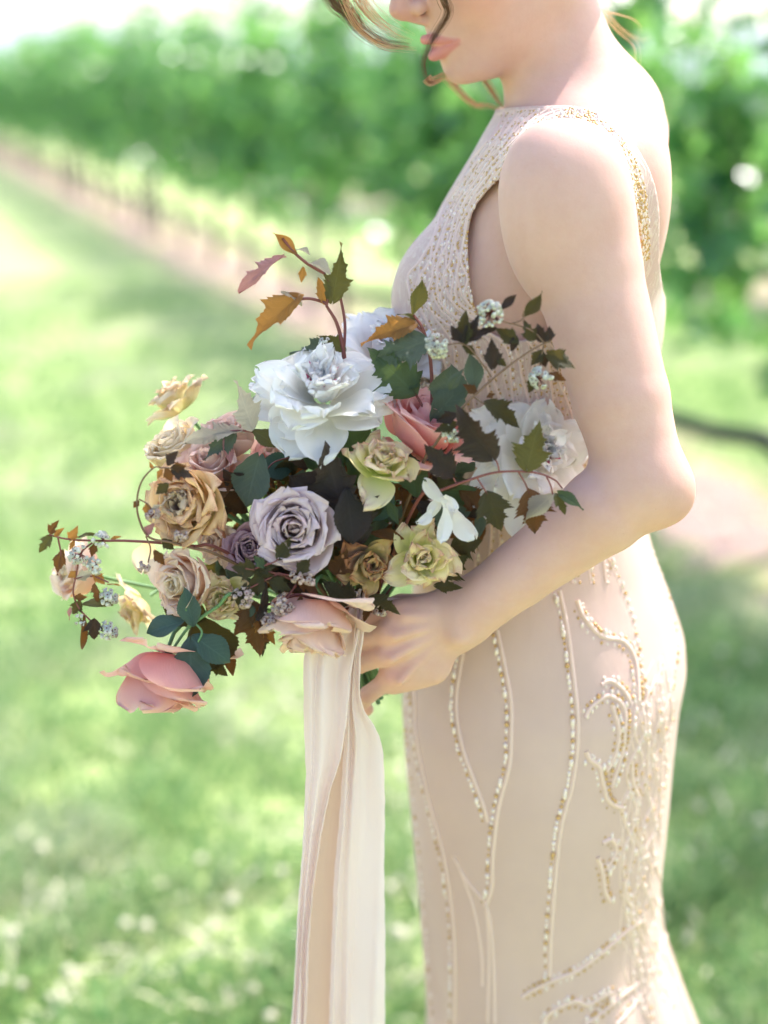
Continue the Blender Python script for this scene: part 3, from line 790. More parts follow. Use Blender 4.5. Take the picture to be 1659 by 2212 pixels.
# bodice: cords that run from the shoulder over the bust and down to the waist
BY = [240, 262, 300, 350, 400, 447, 515, 565, 600, 663, 740, 820, 900, 1000, 1120, 1260]
BL = [1088, 1080, 1056, 1020, 990, 962, 930, 905, 886, 880, 884, 896, 912, 925, 928, 915]
BR = [1240, 1186, 1150, 1100, 1058, 1024, 1008, 1006, 1010, 1034, 1230, 1250, 1270, 1290, 1300, 1320]
for i in range(13):
    f = (i + .5) / 13; pts = []
    for k, y in enumerate(BY):
        yy = y; wob = (7 if y > 480 else 2.5) * math.sin(y * .05 + i * 2.3)
        pts.append((BL[k] + (BR[k] - BL[k]) * f + wob, yy))
    cord(pts, 3.6 if i % 2 else 4.6, [G_, G_, CR] if i % 2 else [G_, PE], gap=10, br=3.3, side=5)
    if f > .45:
        pts = [(BL[k] + (BR[k] - BL[k]) * (f + .03) + 9 * math.sin(y * .08 + i), y) for k, y in enumerate(BY) if y >= 740]; cord(pts, 2.6, [G_], gap=13, br=3.2, side=4)
SI = [(1225, 236), (1279, 246), (1311, 272), (1348, 315), (1379, 378), (1392, 440), (1397, 508), (1397, 560)]
SO = [(1205, 258), (1232, 264), (1270, 292), (1318, 345), (1354, 405), (1374, 475), (1384, 530), (1386, 560)]
for i in range(6):
    f = (i + .4) / 6; cord([(a[0] + (b[0] - a[0]) * f + 1.5 * math.sin(j * 2 + i), a[1] + (b[1] - a[1]) * f) for j, (a, b) in enumerate(zip(SI, SO))], 2.8, [G_, G_, CR], gap=8, br=3.4, side=3)
# trims along armhole and neckline, three dimensional outlines
def trim(pts, **kw): cord([(x, y) for x, y, *_ in pts], **kw)
trim([(x + dx, y + dy) for (x, y, _), dx, dy in zip(ARMHOLE[:11], [2, -4, -6, -6, -5, -5, -5, -4, -4, -3, 0], [-6, -5, -3, -1, 0, 0, 0, 0, 0, 4, 7])], w=3.0, bead=[G_, CR], gap=9, br=3.2, side=3)
cord([(x, y + 5) for x, y, _ in NECKLINE[1:7]], w=3.0, bead=[G_, G_, CR], gap=8, br=3.4, side=-4)
cord([(x - 4, y + 5) for x, y, _ in NECKLINE[6:12]], w=3.0, bead=[G_, G_, CR], gap=8, br=3.4, side=3)
# scattered beads over the straps and the bust
def scatter(quad_l, quad_r, n, ys, r0=2.6):
    for _ in range(n):
        y = random.uniform(ys[0], ys[-1]); f = random.random(); x = np.interp(y, ys, quad_l) * (1 - f) + np.interp(y, ys, quad_r) * f
        h = on_dress(x, y, M_(r0) * .6)
        if h: BEADS.append((h[0], M_(r0 * random.uniform(.7, 1.3)), random.choice([G_, G_, G_, CR, PE])))
scatter(BL[:9], BR[:9], 420, BY[:9]); scatter(BL[8:13], BR[8:13], 260, BY[8:13])
for _ in range(420):
    k = random.random() * (len(SI) - 1.01); i = int(k); g_ = k - i; f = random.random()
    a = np.array(SI[i]) * (1 - g_) + np.array(SI[i + 1]) * g_; b = np.array(SO[i]) * (1 - g_) + np.array(SO[i + 1]) * g_; x, y = a * (1 - f) + b * f
    h = on_dress(x, y, .001)
    if h: BEADS.append((h[0], M_(random.uniform(2.6, 4.4)), random.choice([G_, G_, G_, CR])))
t = NT('cord embroidery'); CORDM = t.fin((.86, .63, .53), .5, .15, (.9, .7, .6), t.bump(t.noise(900, 2, .5, t.pos()), .5, .001), spec=.35, sheen=.3)
cme = CORD.mesh('embroidery_cord'); cdo = child(link('embroidery', cme, CORDM), bride); cdo['kind'] = 'stuff'
t = NT('gold bead'); m0 = t.fin((.56, .34, .13), .25, metal=.3, spec=.7)
t = NT('pearl bead'); m1 = t.fin((.80, .66, .56), .25, spec=.6, coat=.3)
t = NT('clear glass bead'); m2 = t.fin((.78, .64, .55), .15, spec=.8, coat=.4)
BM = [m0, m1, m2]
BEADS.sort(key=lambda b: -b[1])
iv, if_ = ico(2); bme = []
for m_ in BM: q = new_mesh('bead', iv, if_); q.materials.append(m_); bme.append(q)
nb = 0; rest = []
for b in BEADS:
    if nb < 290:
        nb += 1; o = child(link('bead', bme[b[2]]), bride); o.location = b[0]; o.scale = (b[1], b[1], b[1] * (1.9 if b[2] == CR else random.uniform(.9, 1.25)))
    else: rest.append(b)
V = np.concatenate([iv * b[1] * np.array([1, 1, 1.8 if b[2] == CR else 1.1]) + np.array(b[0]) for b in rest]); fa = np.array(if_)
F = (np.arange(len(rest))[:, None, None] * len(iv) + fa[None]).reshape(-1, 3)
q = new_mesh('small_beads', V, F)
for m_ in BM: q.materials.append(m_)
q.polygons.foreach_set('material_index', np.repeat(np.array([b[2] for b in rest], np.int32), len(if_)))
o = child(link('small_beads', q), bride); o['kind'] = 'stuff'
print('beads', len(BEADS))
# ------------------------------------------------------------------ hair and face details
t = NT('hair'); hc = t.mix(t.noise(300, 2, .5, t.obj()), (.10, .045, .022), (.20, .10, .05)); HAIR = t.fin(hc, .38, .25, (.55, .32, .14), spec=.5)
t = NT('hair painted sunlit'); HAIR2 = t.fin((.74, .50, .32), .4, .5, (.95, .70, .45), spec=.5)  # lighter copy of the hair; sunlight painted into its colour
def lock(name, pts, n, spread, rad, mat, seed, taper=.15):
    g = np.random.default_rng(seed); mb = MB(); base = np.array([A(P(*q)) for q in pts])
    c = catmull(list(base), 7); m_ = len(c); s = np.linspace(0, 1, m_)
    T = np.gradient(c, axis=0); T /= np.linalg.norm(T, axis=1)[:, None]
    Y = np.tile([0, 1.0, 0], (m_, 1)); X = np.cross(T, Y); X /= np.linalg.norm(X, axis=1)[:, None] + 1e-9
    for i in range(n):
        a, b = g.normal(0, 1, 2) * .5; ph = g.random() * 6
        w = spread * (.35 + .65 * np.interp(s, [0, .5, 1], [1, .8, taper + .3]))
        off = (X * (a * w + .15 * w * np.sin(s * 7 + ph))[:, None] + Y * (b * w)[:, None])
        cut = m_ if g.random() < .35 else int(m_ * (.62 + .38 * g.random()))
        mb.tube((c + off)[:cut], np.linspace(rad, rad * taper, cut), 4)
    return child(link(name, mb.mesh(name), mat), bride)
lock('hair_lock', [(950, -60, 1.27), (958, -5, 1.275), (968, 20, 1.28), (962, 42, 1.29), (943, 72, 1.298), (926, 104, 1.297), (916, 134, 1.298), (918, 158, 1.300), (926, 176, 1.304), (938, 178, 1.31)], 46, .0042, .00021, HAIR, 1)
lock('hair_lock', [(700, -50, 1.28), (724, 2, 1.285), (753, 28, 1.29), (777, 58, 1.29), (813, 84, 1.295), (850, 96, 1.30), (885, 100, 1.31)], 60, .0085, .00028, HAIR, 2)
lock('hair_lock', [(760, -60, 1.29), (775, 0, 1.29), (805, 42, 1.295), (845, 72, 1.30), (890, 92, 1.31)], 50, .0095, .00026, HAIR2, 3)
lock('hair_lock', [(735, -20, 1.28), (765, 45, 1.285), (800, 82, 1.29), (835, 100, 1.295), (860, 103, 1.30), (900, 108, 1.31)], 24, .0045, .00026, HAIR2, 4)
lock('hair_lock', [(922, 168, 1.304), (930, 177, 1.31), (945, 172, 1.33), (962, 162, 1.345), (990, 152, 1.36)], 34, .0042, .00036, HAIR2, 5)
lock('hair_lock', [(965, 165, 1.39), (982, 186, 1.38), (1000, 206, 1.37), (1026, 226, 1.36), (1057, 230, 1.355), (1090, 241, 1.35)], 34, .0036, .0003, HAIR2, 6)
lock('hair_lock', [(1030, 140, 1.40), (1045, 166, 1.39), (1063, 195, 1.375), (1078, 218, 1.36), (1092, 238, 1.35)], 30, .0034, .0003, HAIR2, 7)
for k, q in enumerate([[(1262, -10, 1.40), (1300, 20, 1.40), (1340, 30, 1.40), (1372, 42, 1.40), (1385, 62, 1.40), (1376, 84, 1.40)], [(1270, -30, 1.4), (1320, 40, 1.4), (1352, 70, 1.4), (1385, 86, 1.4), (1404, 78, 1.4)], [(1290, 10, 1.4), (1335, 62, 1.4), (1374, 100, 1.4), (1376, 150, 1.4), (1380, 185, 1.4)]]):
    lock('hair_wisp', q, 5, .0035, .00016, HAIR2, 20 + k)
def updo(p):
    q = (p - HC) @ HB.T
    d = ell(q, h3(-.022, 0, .036), (.100, .082, .092)); d = smax(d, -(ell(q, h3(.085, 0, -.055), (.075, .080, .125))), .012)
    d = smax(d, -(q[:, 2] + .045 + .4 * q[:, 0]), .01)
    d = smin(d, ell(q, h3(-.105, 0, -.012), (.040, .048, .042)), .015)
    th = q[:, 0] * 60 + np.sin(q[:, 1] * 40) * 1.2 + q[:, 2] * 90
    return d + .0012 * np.sin(th * 2.2)
UV_, UF = iso_mesh(updo, tuple(HC - .19), tuple(HC + .19), .003)
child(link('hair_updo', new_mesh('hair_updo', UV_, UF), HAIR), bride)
# teeth and lashes
def hw(f, s, u): return HC + HB[0] * f + HB[1] * s + HB[2] * u
mb = MB()
for i in range(-3, 4):
    c = hw(.0855 - .0006 * i * i, i * .0062, -.0650); V = ico(2)[0] * np.array([.0032, .0034, .0045]); V = V @ HB; mb.add(V + c, ico(2)[1])
t = NT('teeth'); child(link('teeth', mb.mesh('teeth'), t.fin((.78, .74, .66), .25, spec=.6)), bride)
for s in (-1, 1):
    mb = MB()
    for i in range(16):
        a = (i / 15 - .5) * 1.7; b = hw(.069 + .0118 * math.cos(a), s * (.031 + .0135 * math.sin(a)), .0005); e = b + HB[0] * .007 - HB[2] * .004 + HB[1] * s * .004 * math.sin(a)
        mb.tube([b, (b + e) / 2 - HB[2] * .001, e], [.0003, .0002, .0001], 4)
    child(link('eyelashes', mb.mesh('eyelashes'), HAIR), bride)
# ------------------------------------------------------------------ flowers
def sm(x): x = np.clip(x, 0, 1); return x * x * (3 - 2 * x)
def petal_vf(L, Wd, a0, a1, a2, r0=.002, nu=13, nv=13, ruf=.0, rk=5, sharp=.0, spiral=.1, g=None, curlw=.25, cutw=1.0, wrap=True, teeth=0.0, notch=0.0):
    """a petal grown round the flower's axis: heading a0 (from the axis) at the foot, a1 in the middle, a2 at the rim, degrees"""
    g = g or np.random.default_rng(0)
    u = np.linspace(0, 1, nu)[:, None]; v = np.linspace(-1, 1, nv)[None, :]
    shape = np.where(u < .52, .32 + .68 * sm(u / .52), np.clip(1 - (np.clip(u - .52, 0, 1) / .484) ** 2.7, 0, 1) ** .5)
    shape = shape * (1 - sharp * sm((u - .6) / .4))
    lend = 1 - .05 * np.abs(v) ** 3 + notch * (-.10 * np.exp(-(v / .22) ** 2)) + teeth * (g.random(nv)[None, :] - .5) * .22
    uu = u * lend
    al = R(a0) + (R(a1) - R(a0)) * sm(uu / .5) + (R(a2) - R(a1)) * sm((uu - (1 - curlw)) / curlw)
    # integrate the profile along u for each v
    du = np.diff(uu, axis=0, prepend=0) * L
    r = r0 + np.cumsum(np.sin(al) * du, 0); z = np.cumsum(np.cos(al) * du, 0)
    hw = Wd * shape * cutw
    ph = g.random(4) * 6.28
    rn = ruf * uu ** 2.5 * (np.sin(v * rk + ph[0]) + .5 * np.sin(v * rk * 2.3 + ph[1]) + .35 * np.sin(uu * 7 + v * 3 + ph[2]))
    zn = ruf * .8 * uu ** 2.5 * (np.sin(v * rk * .8 + ph[3]) + .4 * np.sin(v * rk * 2.9 + ph[1]))
    if wrap:
        rr = np.maximum(r, .0035); phi = np.clip(v * hw / rr, -1.9, 1.9)
        flat = sm((r - .02) / .03) * .0
        rad = r * (1 + spiral * v * sm(uu / .6)) + rn
        X = rad * np.cos(phi); Y = rad * np.sin(phi); Z = z + zn
    else:
        X = r + rn - .25 * (v * hw) ** 2 / (Wd + 1e-6) * np.cos(al) ; Y = v * hw + 0 * r; Z = z + zn + .25 * (v * hw) ** 2 / (Wd + 1e-6) * np.sin(al)
    V = np.stack([X, Y, Z], -1).reshape(-1, 3)
    UVc = np.stack([uu + 0 * v, v + 0 * u], -1).reshape(-1, 2)
    return V, grid_faces(nu, nv), UVc
def axis_basis(ax, roll=0):
    z = Vector(ax).normalized(); q = z.to_track_quat('Z', 'Y'); return (q.to_matrix() @ Matrix.Rotation(roll, 3, 'Z')).to_4x4()
def flower_root(name, c, ax, label, cat, group, roll=0):
    o = empty(name); o.matrix_world = Matrix.Translation(c) @ axis_basis(ax, roll); tag(o, label, cat, group); return o
def add_petal(root, mat, phi, tilt=0, zoff=0, name='petal', solid=.00035, **kw):
    V, F, U = petal_vf(**kw)
    o = link(name, new_mesh(name, V, F, uv=U), mat, root)
    o.rotation_euler = (0, R(tilt), phi); o.rotation_mode = 'XYZ'; o.location = (0, 0, zoff)
    return o
def fit_radius(root, Rr):
    mr = sorted(max((v.co.x ** 2 + v.co.y ** 2) ** .5 for v in o.data.vertices) for o in root.children if o.name.startswith('petal'))
    s = Rr / mr[int(len(mr) * .9)]; root.scale = (s, s, s); bpy.context.view_layer.update()
TIE = P(770, 1400, 1.200)
STEMM = None
def stem_to_tie(root, c, ax, mat, rad=.0017, bend=.35, label=None):
    """a stalk from behind the bloom down to the binding point, in world space, parented to the bloom"""
    c = Vector(c); b = c - Vector(ax).normalized() * .012; L = (TIE - c).length
    p1 = b - Vector(ax).normalized() * L * bend; p2 = TIE + Vector((0, 0, .03)); e = TIE + Vector((random.uniform(-.008, .008), random.uniform(-.008, .008), -.01))
    pts = [b * (1 - s) ** 3 + p1 * 3 * s * (1 - s) ** 2 + p2 * 3 * s * s * (1 - s) + e * s ** 3 for s in np.linspace(0, 1, 14)]
    mb = MB(); mb.tube(pts, rad, 7); o = link('stem', mb.mesh('stem'), mat)
    o.parent = root; o.matrix_parent_inverse = root.matrix_world.inverted(); return o
t = NT('green stalk'); STEMG = t.fin((.16, .30, .12), .45, .1, spec=.4)
t = NT('red brown twig'); STEMR = t.fin(t.mix(t.noise(80, 3), (.14, .035, .032), (.26, .085, .065)), .45, spec=.4)
t = NT('brown twig'); STEMB = t.fin(t.mix(t.noise(80, 3), (.14, .07, .04), (.24, .15, .09)), .6, spec=.3)

def sepals(root, mat, n=5, L=.016, down=110):
    for i in range(n):
        add_petal(root, mat, i * 2 * math.pi / n + .3, name='sepal', L=L, Wd=.0035, a0=90, a1=down, a2=down + 20, r0=.001, nu=7, nv=5, sharp=.9, wrap=False, zoff=-.004)
    V = ico(2)[0] * np.array([.0055, .0055, .007]) + np.array([0, 0, -.007]); link('calyx', new_mesh('calyx', V, ico(2)[1]), mat, root)
def rose(c, ax, Rr, label, mats, seed, open_=1.0, layers=None, group='garden roses of the bouquet', name='rose', ruf=.0012, stem=True, roll=0, cal=None, guard=None):
    """Rr: radius of the bloom; inner petals furled, outer ones curling back"""
    g = np.random.default_rng(seed); root = flower_root(name, c, ax, label, 'rose', group, roll)
    inner, outer = mats; k = Rr / .040
    # (count, length, half width, a0, a1, a2, height)
    lay = layers or [(3, .020, .010, 30, -20, -5, .005), (3, .024, .014, 48, -16, 5, .005), (4, .028, .018, 60, -12, 20, .004), (4, .030, .023, 72, -6, 40, .003),
                     (5, .032, .026, 80, 0, 60, .001), (5, .034, .029, 88, 8, 85, -.001), (5, .036, .032, 94, 18, 105, -.003), (5, .038, .034, 100, 32, 125, -.005)]
    ph = g.random() * 6
    for li, (n, L, w, a0, a1, a2, z) in enumerate(lay):
        for i in range(n):
            ph += 2.399 if n < 3 else 2 * math.pi / n
            f = li / (len(lay) - 1); o = open_ * (1 if f > .3 else .6)
            add_petal(root, inner if f < .45 else outer, ph + g.normal(0, .10), tilt=g.normal(0, 3 + 4 * f), zoff=z * k, L=L * k * (1 + g.normal(0, .05 + .04 * f)), Wd=w * k * (1 + g.normal(0, .07)),
                      a0=a0 + g.normal(0, 4), a1=a1 * o + g.normal(0, 4 + 4 * f), a2=a2 * o + g.normal(0, 14 + 8 * f), r0=.0015 + .0012 * li, ruf=ruf * (.5 + f) * k, rk=4 + 2 * g.random(), spiral=.13, g=g, curlw=.14 + .10 * f, notch=.25 * g.random(), nu=15, nv=19)
        ph += .6
    if guard:
        for (phd, L, w, a0, a1, a2) in guard: add_petal(root, outer, R(phd), L=L, Wd=w, a0=a0, a1=a1, a2=a2, r0=.006, ruf=.0015, g=g, zoff=-.006, nu=14, nv=15)
    if cal: sepals(root, cal)
    fit_radius(root, Rr)
    if stem: stem_to_tie(root, c, ax, STEMG)
    return root
NOD = [(3, .022, .012, 40, -16, 0, .003), (4, .028, .018, 60, -10, 12, .002), (4, .032, .024, 78, 0, 26, .001), (4, .036, .029, 90, 8, 48, 0), (4, .039, .033, 98, 18, 78, -.002), (3, .041, .036, 106, 40, 118, -.004), (2, .038, .030, 112, 84, 150, -.006)]
def lisianthus(c, ax, Rr, label, mat, mat2, seed, group='ruffled green blooms of the bouquet', name='lisianthus', stem=True, drop=True, n=(4, 5, 6, 5), roll=0, tall=1.0):
    g = np.random.default_rng(seed); root = flower_root(name, c, ax, label, 'flower', group, roll); k = Rr / .032; ph = g.random() * 6
    lay = [(n[0], .022, .013, 35, -8, 15, .004), (n[1], .027, .018, 55, 2, 40, .002), (n[2], .031, .023, 78, 16, 72, -.001), (n[3], .035, .021, 95, 50, 118, -.004)]
    for li, (m, L, w, a0, a1, a2, z) in enumerate(lay):
        for i in range(m):
            ph += 2 * math.pi / m; f = li / 3
            add_petal(root, mat if (li + i) % 3 else mat2, ph + g.normal(0, .22), tilt=g.normal(0, 8), zoff=z * k * tall, L=L * k * (1 + g.normal(0, .10)) * tall, Wd=w * k * (1 + g.normal(0, .12)),
                      a0=a0 + g.normal(0, 6), a1=a1 + g.normal(0, 10), a2=a2 + g.normal(0, 24), r0=.002 + .0014 * li, ruf=.0030 * k * (.5 + .6 * f), rk=6 + 4 * g.random(), spiral=.2, g=g, curlw=.22 + .1 * g.random(), teeth=.45, nu=14, nv=19)
        ph += .5
    fit_radius(root, Rr)
    if stem: stem_to_tie(root, c, ax, STEMG)
    return root
def peony(c, ax, Rr, label, mat, mat_in, seed, roll=0, n=(8, 10, 11, 11, 10), stem=True):
    g = np.random.default_rng(seed); root = flower_root('peony', c, ax, label, 'peony', 'white peonies of the bouquet', roll); k = Rr / .055; ph = g.random() * 6
    lay = [(7, .022, .0055, 20, -6, 30, .012), (n[0], .027, .0075, 28, 4, 35, .010), (n[1], .033, .0095, 40, 14, 48, .008), (n[2], .039, .015, 58, 30, 74, .004), (n[3], .045, .019, 78, 54, 96, 0), (n[4], .050, .022, 98, 82, 112, -.006)]
    for li, (m, L, w, a0, a1, a2, z) in enumerate(lay):
        for i in range(m):
            ph += 2 * math.pi / m; f = li / 5
            add_petal(root, mat, ph + g.normal(0, .16), tilt=g.normal(0, 6), zoff=z * k, L=L * k * (1 + g.normal(0, .10)), Wd=w * k * (1 + g.normal(0, .12)),
                      a0=a0 + g.normal(0, 5), a1=a1 + g.normal(0, 9), a2=a2 + g.normal(0, 18), r0=.002 + .0016 * li, ruf=.0022 * k, rk=4 + 4 * g.random(), spiral=.08, g=g, curlw=.35, notch=1.1 * g.random(), teeth=.07, nu=14, nv=15, wrap=li < 4)
        ph += .33
    # carmine flecks: a few narrow inner petals
    for i in range(7):
        add_petal(root, mat_in, i * .9, tilt=0, zoff=.012 * k, name='carmine_petal', L=.024 * k, Wd=.0030, a0=28, a1=24, a2=50, r0=.004, nu=6, nv=5, g=g, sharp=.4, wrap=False)
    mb = MB()
    for i in range(18):
        a = g.random() * 6.28; q = .0035 * k * (1 + g.random()); e = np.array([math.cos(a) * q, math.sin(a) * q, .020 * k]); mb.tube([e * .2, e], .0004, 4); V = ico(1)[0] * .0011 + e; mb.add(V, ico(1)[1])
    t_ = NT('yellow stamen') if 'stam' not in _mc else None
    if t_: _mc['stam'] = t_.fin((.75, .62, .22), .7)
    link('stamens', mb.mesh('stamens'), _mc['stam'], root)
    fit_radius(root, Rr)
    if stem: stem_to_tie(root, c, ax, STEMG, .0022)
    return root
def loose_bloom(c, label, mat, petals, cat='flower', name='flower', group=None):
    """petals given one by one: (foot px, tip px, half width m, face direction)"""
    root = empty(name, c); tag(root, label, cat, group)
    for i, (a, b, w, face, bend) in enumerate(petals):
        g = np.random.default_rng(i + 5); a, b = Vector(a), Vector(b); d = b - a; L = d.length; zx = d.normalized(); f = Vector(face); y = zx.cross(f).normalized(); x = y.cross(zx)
        V, F, U = petal_vf(L, w, 0 - bend, 0, bend, r0=0, ruf=.0018, g=g, wrap=False, nu=12, nv=11, notch=.6, teeth=.15)
        Mx = np.array([x, y, zx]); V = V @ Mx + np.array(a)
        o = link('petal', new_mesh('petal', V, F, uv=U), mat); o.parent = root; o.matrix_parent_inverse = Matrix.Translation(-Vector(c))
    return root

# ---- leaves
PROF = {'ninebark': [(0, .02), (.02, .28), (.06, .60), (.14, .84), (.22, .90), (.30, 1.0), (.355, 1.02), (.385, .70), (.42, .47), (.48, .50), (.56, .58), (.63, .60), (.665, .42), (.70, .34), (.80, .30), (.90, .15), (1, 0)],
        'ovate': [(0, .02), (.05, .30), (.15, .68), (.30, .95), (.42, 1.0), (.58, .90), (.74, .62), (.88, .30), (1, 0)],
        'small': [(0, .03), (.05, .40), (.15, .78), (.28, 1.0), (.36, 1.02), (.41, .68), (.50, .66), (.58, .70), (.63, .48), (.76, .38), (.88, .20), (1, 0)],
        'rosel': [(0, .03), (.05, .42), (.16, .80), (.34, 1.0), (.52, .96), (.70, .74), (.86, .42), (1, 0)]}
WIDE = {'ninebark': .46, 'ovate': .30, 'small': .36, 'rosel': .30}
def leaf_vf(kind, L, wf=1.0, fold=.25, droop=.25, teeth=.10, nteeth=11, seed=0, wave=.085, nu=52, nv=9, asym=.06):
    g = np.random.default_rng(seed); u = np.linspace(0, 1, nu); v = np.linspace(-1, 1, nv)
    pr = np.array(PROF[kind]); w = np.interp(u, pr[:, 0], pr[:, 1]) * WIDE[kind] * wf * L
    saw = 1 - teeth * (1 - ((u * nteeth) % 1.0)) * (u > .05)
    nteeth = nteeth
    uu, vv = np.meshgrid(u, v, indexing='ij'); side = 1 + asym * np.sign(vv) * g.choice([-1, 1])
    W_ = (w * saw)[:, None] * np.abs(vv) * side
    # heading curves down along the length
    ang = -droop * uu ** 1.2; x = np.cumsum(np.cos(ang), 0) / nu * L; z = np.cumsum(np.sin(ang), 0) / nu * L
    # side veins lift the blade between them
    ph = g.random() * 6; relief = .010 * L * np.cos((uu - np.abs(vv) * .28) * 7 * 2 * math.pi) * np.abs(vv) * (1 - np.abs(vv)) * 2
    X = x + W_ * .42 * (1 - uu) ** .7 - .10 * L * np.exp(-(uu / .08) ** 2) * np.abs(vv); Y = np.sign(vv) * W_ * math.cos(fold); Z = z + W_ * math.sin(fold) + relief + wave * L * np.sin(uu * 5 + vv * 2 + ph) * np.abs(vv)
    return np.stack([X, Y, Z], -1).reshape(-1, 3), grid_faces(nu, nv), np.stack([uu, vv], -1).reshape(-1, 2)
_lc = {}
def leaf(root, base, tip, kind, mat, face=(0, -1, .3), wf=1.0, fold=.25, droop=.25, seed=0, name='leaf', roll=0, teeth=None):
    teeth = teeth if teeth is not None else {'ninebark': .24, 'small': .24, 'ovate': .15, 'rosel': .07}[kind]
    """blade from base to tip (world), its upper side turned to face"""
    b, e = Vector(base), Vector(tip); d = e - b; L = d.length
    key = (kind, mat.name, round(fold, 2), round(droop, 2), seed % 5, round(wf, 2), teeth)
    if key not in _lc:
        V, F, U = leaf_vf(kind, 1.0, wf, fold, droop, teeth=teeth, seed=seed % 5)
        me_ = new_mesh('leaf', V, F, uv=U); me_.materials.append(mat); _lc[key] = me_
    x = d.normalized(); f = Vector(face); y = f.cross(x).normalized(); z = x.cross(y)
    Mx = Matrix((x, y, z)).transposed().to_4x4() @ Matrix.Rotation(roll, 4, 'X')
    k = L / (math.cos(droop * .5))
    o = bpy.data.objects.new(name, _lc[key]); COL.objects.link(o)
    mw = Matrix.Translation(b) @ Mx @ Matrix.Diagonal((k, k, k, 1)); o.parent = root; o.matrix_basis = mw; o.matrix_parent_inverse = Matrix.Translation(-root.location)
    return o
def twig(root, pts, r0, r1, mat, name='twig', n=7):
    mb = MB(); c = catmull([np.array(p) for p in pts], n); mb.tube(c, np.linspace(r0, r1, len(c)), 7)
    o = link(name, mb.mesh(name), mat); o.parent = root; o.matrix_parent_inverse = Matrix.Translation(-root.location); return o
def umbel(root, c, rad, seed, mat, n=34, face=(0, -1, .2), bud=.0018, mat2=None):
    g = np.random.default_rng(seed); mb = MB(); mc = MB(); f = Vector(face).normalized(); cc = np.array(c)
    base = cc - np.array(f) * rad * .9
    for i in range(n):
        d = g.normal(0, 1, 3); d /= np.linalg.norm(d)
        if d @ np.array(f) < -.35: d = -d
        q = cc + d * rad * (.75 + .3 * g.random()); b = bud * (.75 + .5 * g.random())
        # tiny five petalled cup with a dimple, or a round bud
        if g.random() < .6:
            z = Vector(d); Mx = np.array(z.to_track_quat('Z', 'Y').to_matrix())
            k = 10; V = [(0, 0, -.5 * b)] + [(1.15 * b * math.cos(a) * (1 + .14 * math.cos(5 * a)), 1.15 * b * math.sin(a) * (1 + .14 * math.cos(5 * a)), .35 * b) for a in np.arange(k) * 2 * math.pi / k] + [(0.55 * b * math.cos(a), .55 * b * math.sin(a), -.9 * b) for a in np.arange(k) * 2 * math.pi / k]
            F = [(0, 1 + j, 1 + (j + 1) % k) for j in range(k)] + [(1 + j, 1 + k + j, 1 + k + (j + 1) % k, 1 + (j + 1) % k) for j in range(k)]
            mb.add(np.array(V) @ Mx.T + q, F)
            V2 = ico(1)[0] * b * .33 + q - d * b * .1; mc.add(V2, ico(1)[1])
        else: mb.add(ico(2)[0] * b * .85 + q, ico(2)[1])
        mc.tube([base, base * .4 + q * .6, q - d * b * .6], .00035, 4)
    o = link('flower_cluster', mb.mesh('flower_cluster'), mat); o.parent = root; o.matrix_parent_inverse = Matrix.Translation(-root.location)
    o = link('cluster_stalks', mc.mesh('cluster_stalks'), mat2 or STEMR); o.parent = root; o.matrix_parent_inverse = Matrix.Translation(-root.location)
LM = dict(
    navy=leaf_mat('navy dark leaf', (.011, .009, .013), (.040, .034, .030), .14, (.32, .14, .03), .45, (.060, .060, .075)),
    dark=leaf_mat('dark green leaf', (.018, .024, .009), (.060, .060, .028), .20, (.34, .24, .03), .45, (.07, .10, .05)),
    green=leaf_mat('mid green leaf', (.030, .080, .038), (.085, .13, .07), .25, (.24, .34, .07), .45, (.15, .21, .11)),
    sage=leaf_mat('grey green leaf', (.045, .085, .058), (.13, .17, .12), .2, (.22, .28, .10), .5, (.19, .25, .17)),
    teal=leaf_mat('blue green leaf', (.035, .10, .080), (.10, .17, .14), .15, (.15, .30, .12), .42, (.20, .31, .25)),
    olive=leaf_mat('olive bronze leaf', (.080, .080, .018), (.15, .14, .05), .22, (.32, .26, .03), .45, (.22, .12, .04), edge=(.34, .22, .02)),
    copper=leaf_mat('copper leaf', (.22, .085, .025), (.34, .19, .07), .45, (.80, .36, .07), .45, (.24, .10, .05)),  # copper tone, its base brightened to paint in backlight
    rust=leaf_mat('rust brown leaf', (.065, .030, .012), (.14, .075, .03), .3, (.46, .17, .03), .45, (.11, .06, .035), edge=(.13, .05, .015)),
    pink=leaf_mat('wine pink leaf', (.36, .10, .11), (.55, .30, .30), .35, (.80, .32, .25), .42, (.5, .25, .25)),
    pale=leaf_mat('pale leaf with painted backlight', (.40, .35, .25), (.58, .50, .40), .45, (.80, .72, .50), .5, (.30, .18, .15)))  # pale base colour paints the backlight into the blade
WH = petal_mat('white petal', (.93, .90, .78), (.96, .93, .88), (.96, .94, .91), .52)
WHP = petal_mat('white blush petal', (.80, .70, .60), (.87, .84, .82), (.90, .88, .87), .35)
CARM = petal_mat('carmine petal', (.55, .02, .10), (.60, .03, .14), (.75, .25, .35), .25)
LAV_I = petal_mat('lavender petal inside', (.62, .38, .30), (.72, .50, .44), (.74, .56, .53), .34)
LAV_O = petal_mat('lavender petal outside', (.62, .44, .40), (.72, .55, .54), (.76, .62, .63), .34, rim=(.74, .56, .52))
MAUVE = petal_mat('mauve petal', (.34, .14, .20), (.46, .25, .31), (.58, .38, .42), .3)
CREAM = petal_mat('cream petal', (.93, .66, .30), (.96, .80, .50), (.96, .83, .62), .48)
CREAM2 = petal_mat('cream blush petal', (.94, .56, .38), (.96, .71, .54), (.96, .78, .64), .48)
BLUSH = petal_mat('blush petal', (.86, .46, .34), (.90, .60, .48), (.90, .68, .56), .36)
PINK = petal_mat('rose pink petal', (.86, .30, .26), (.88, .44, .38), (.88, .54, .46), .40, rim=(.90, .66, .54))
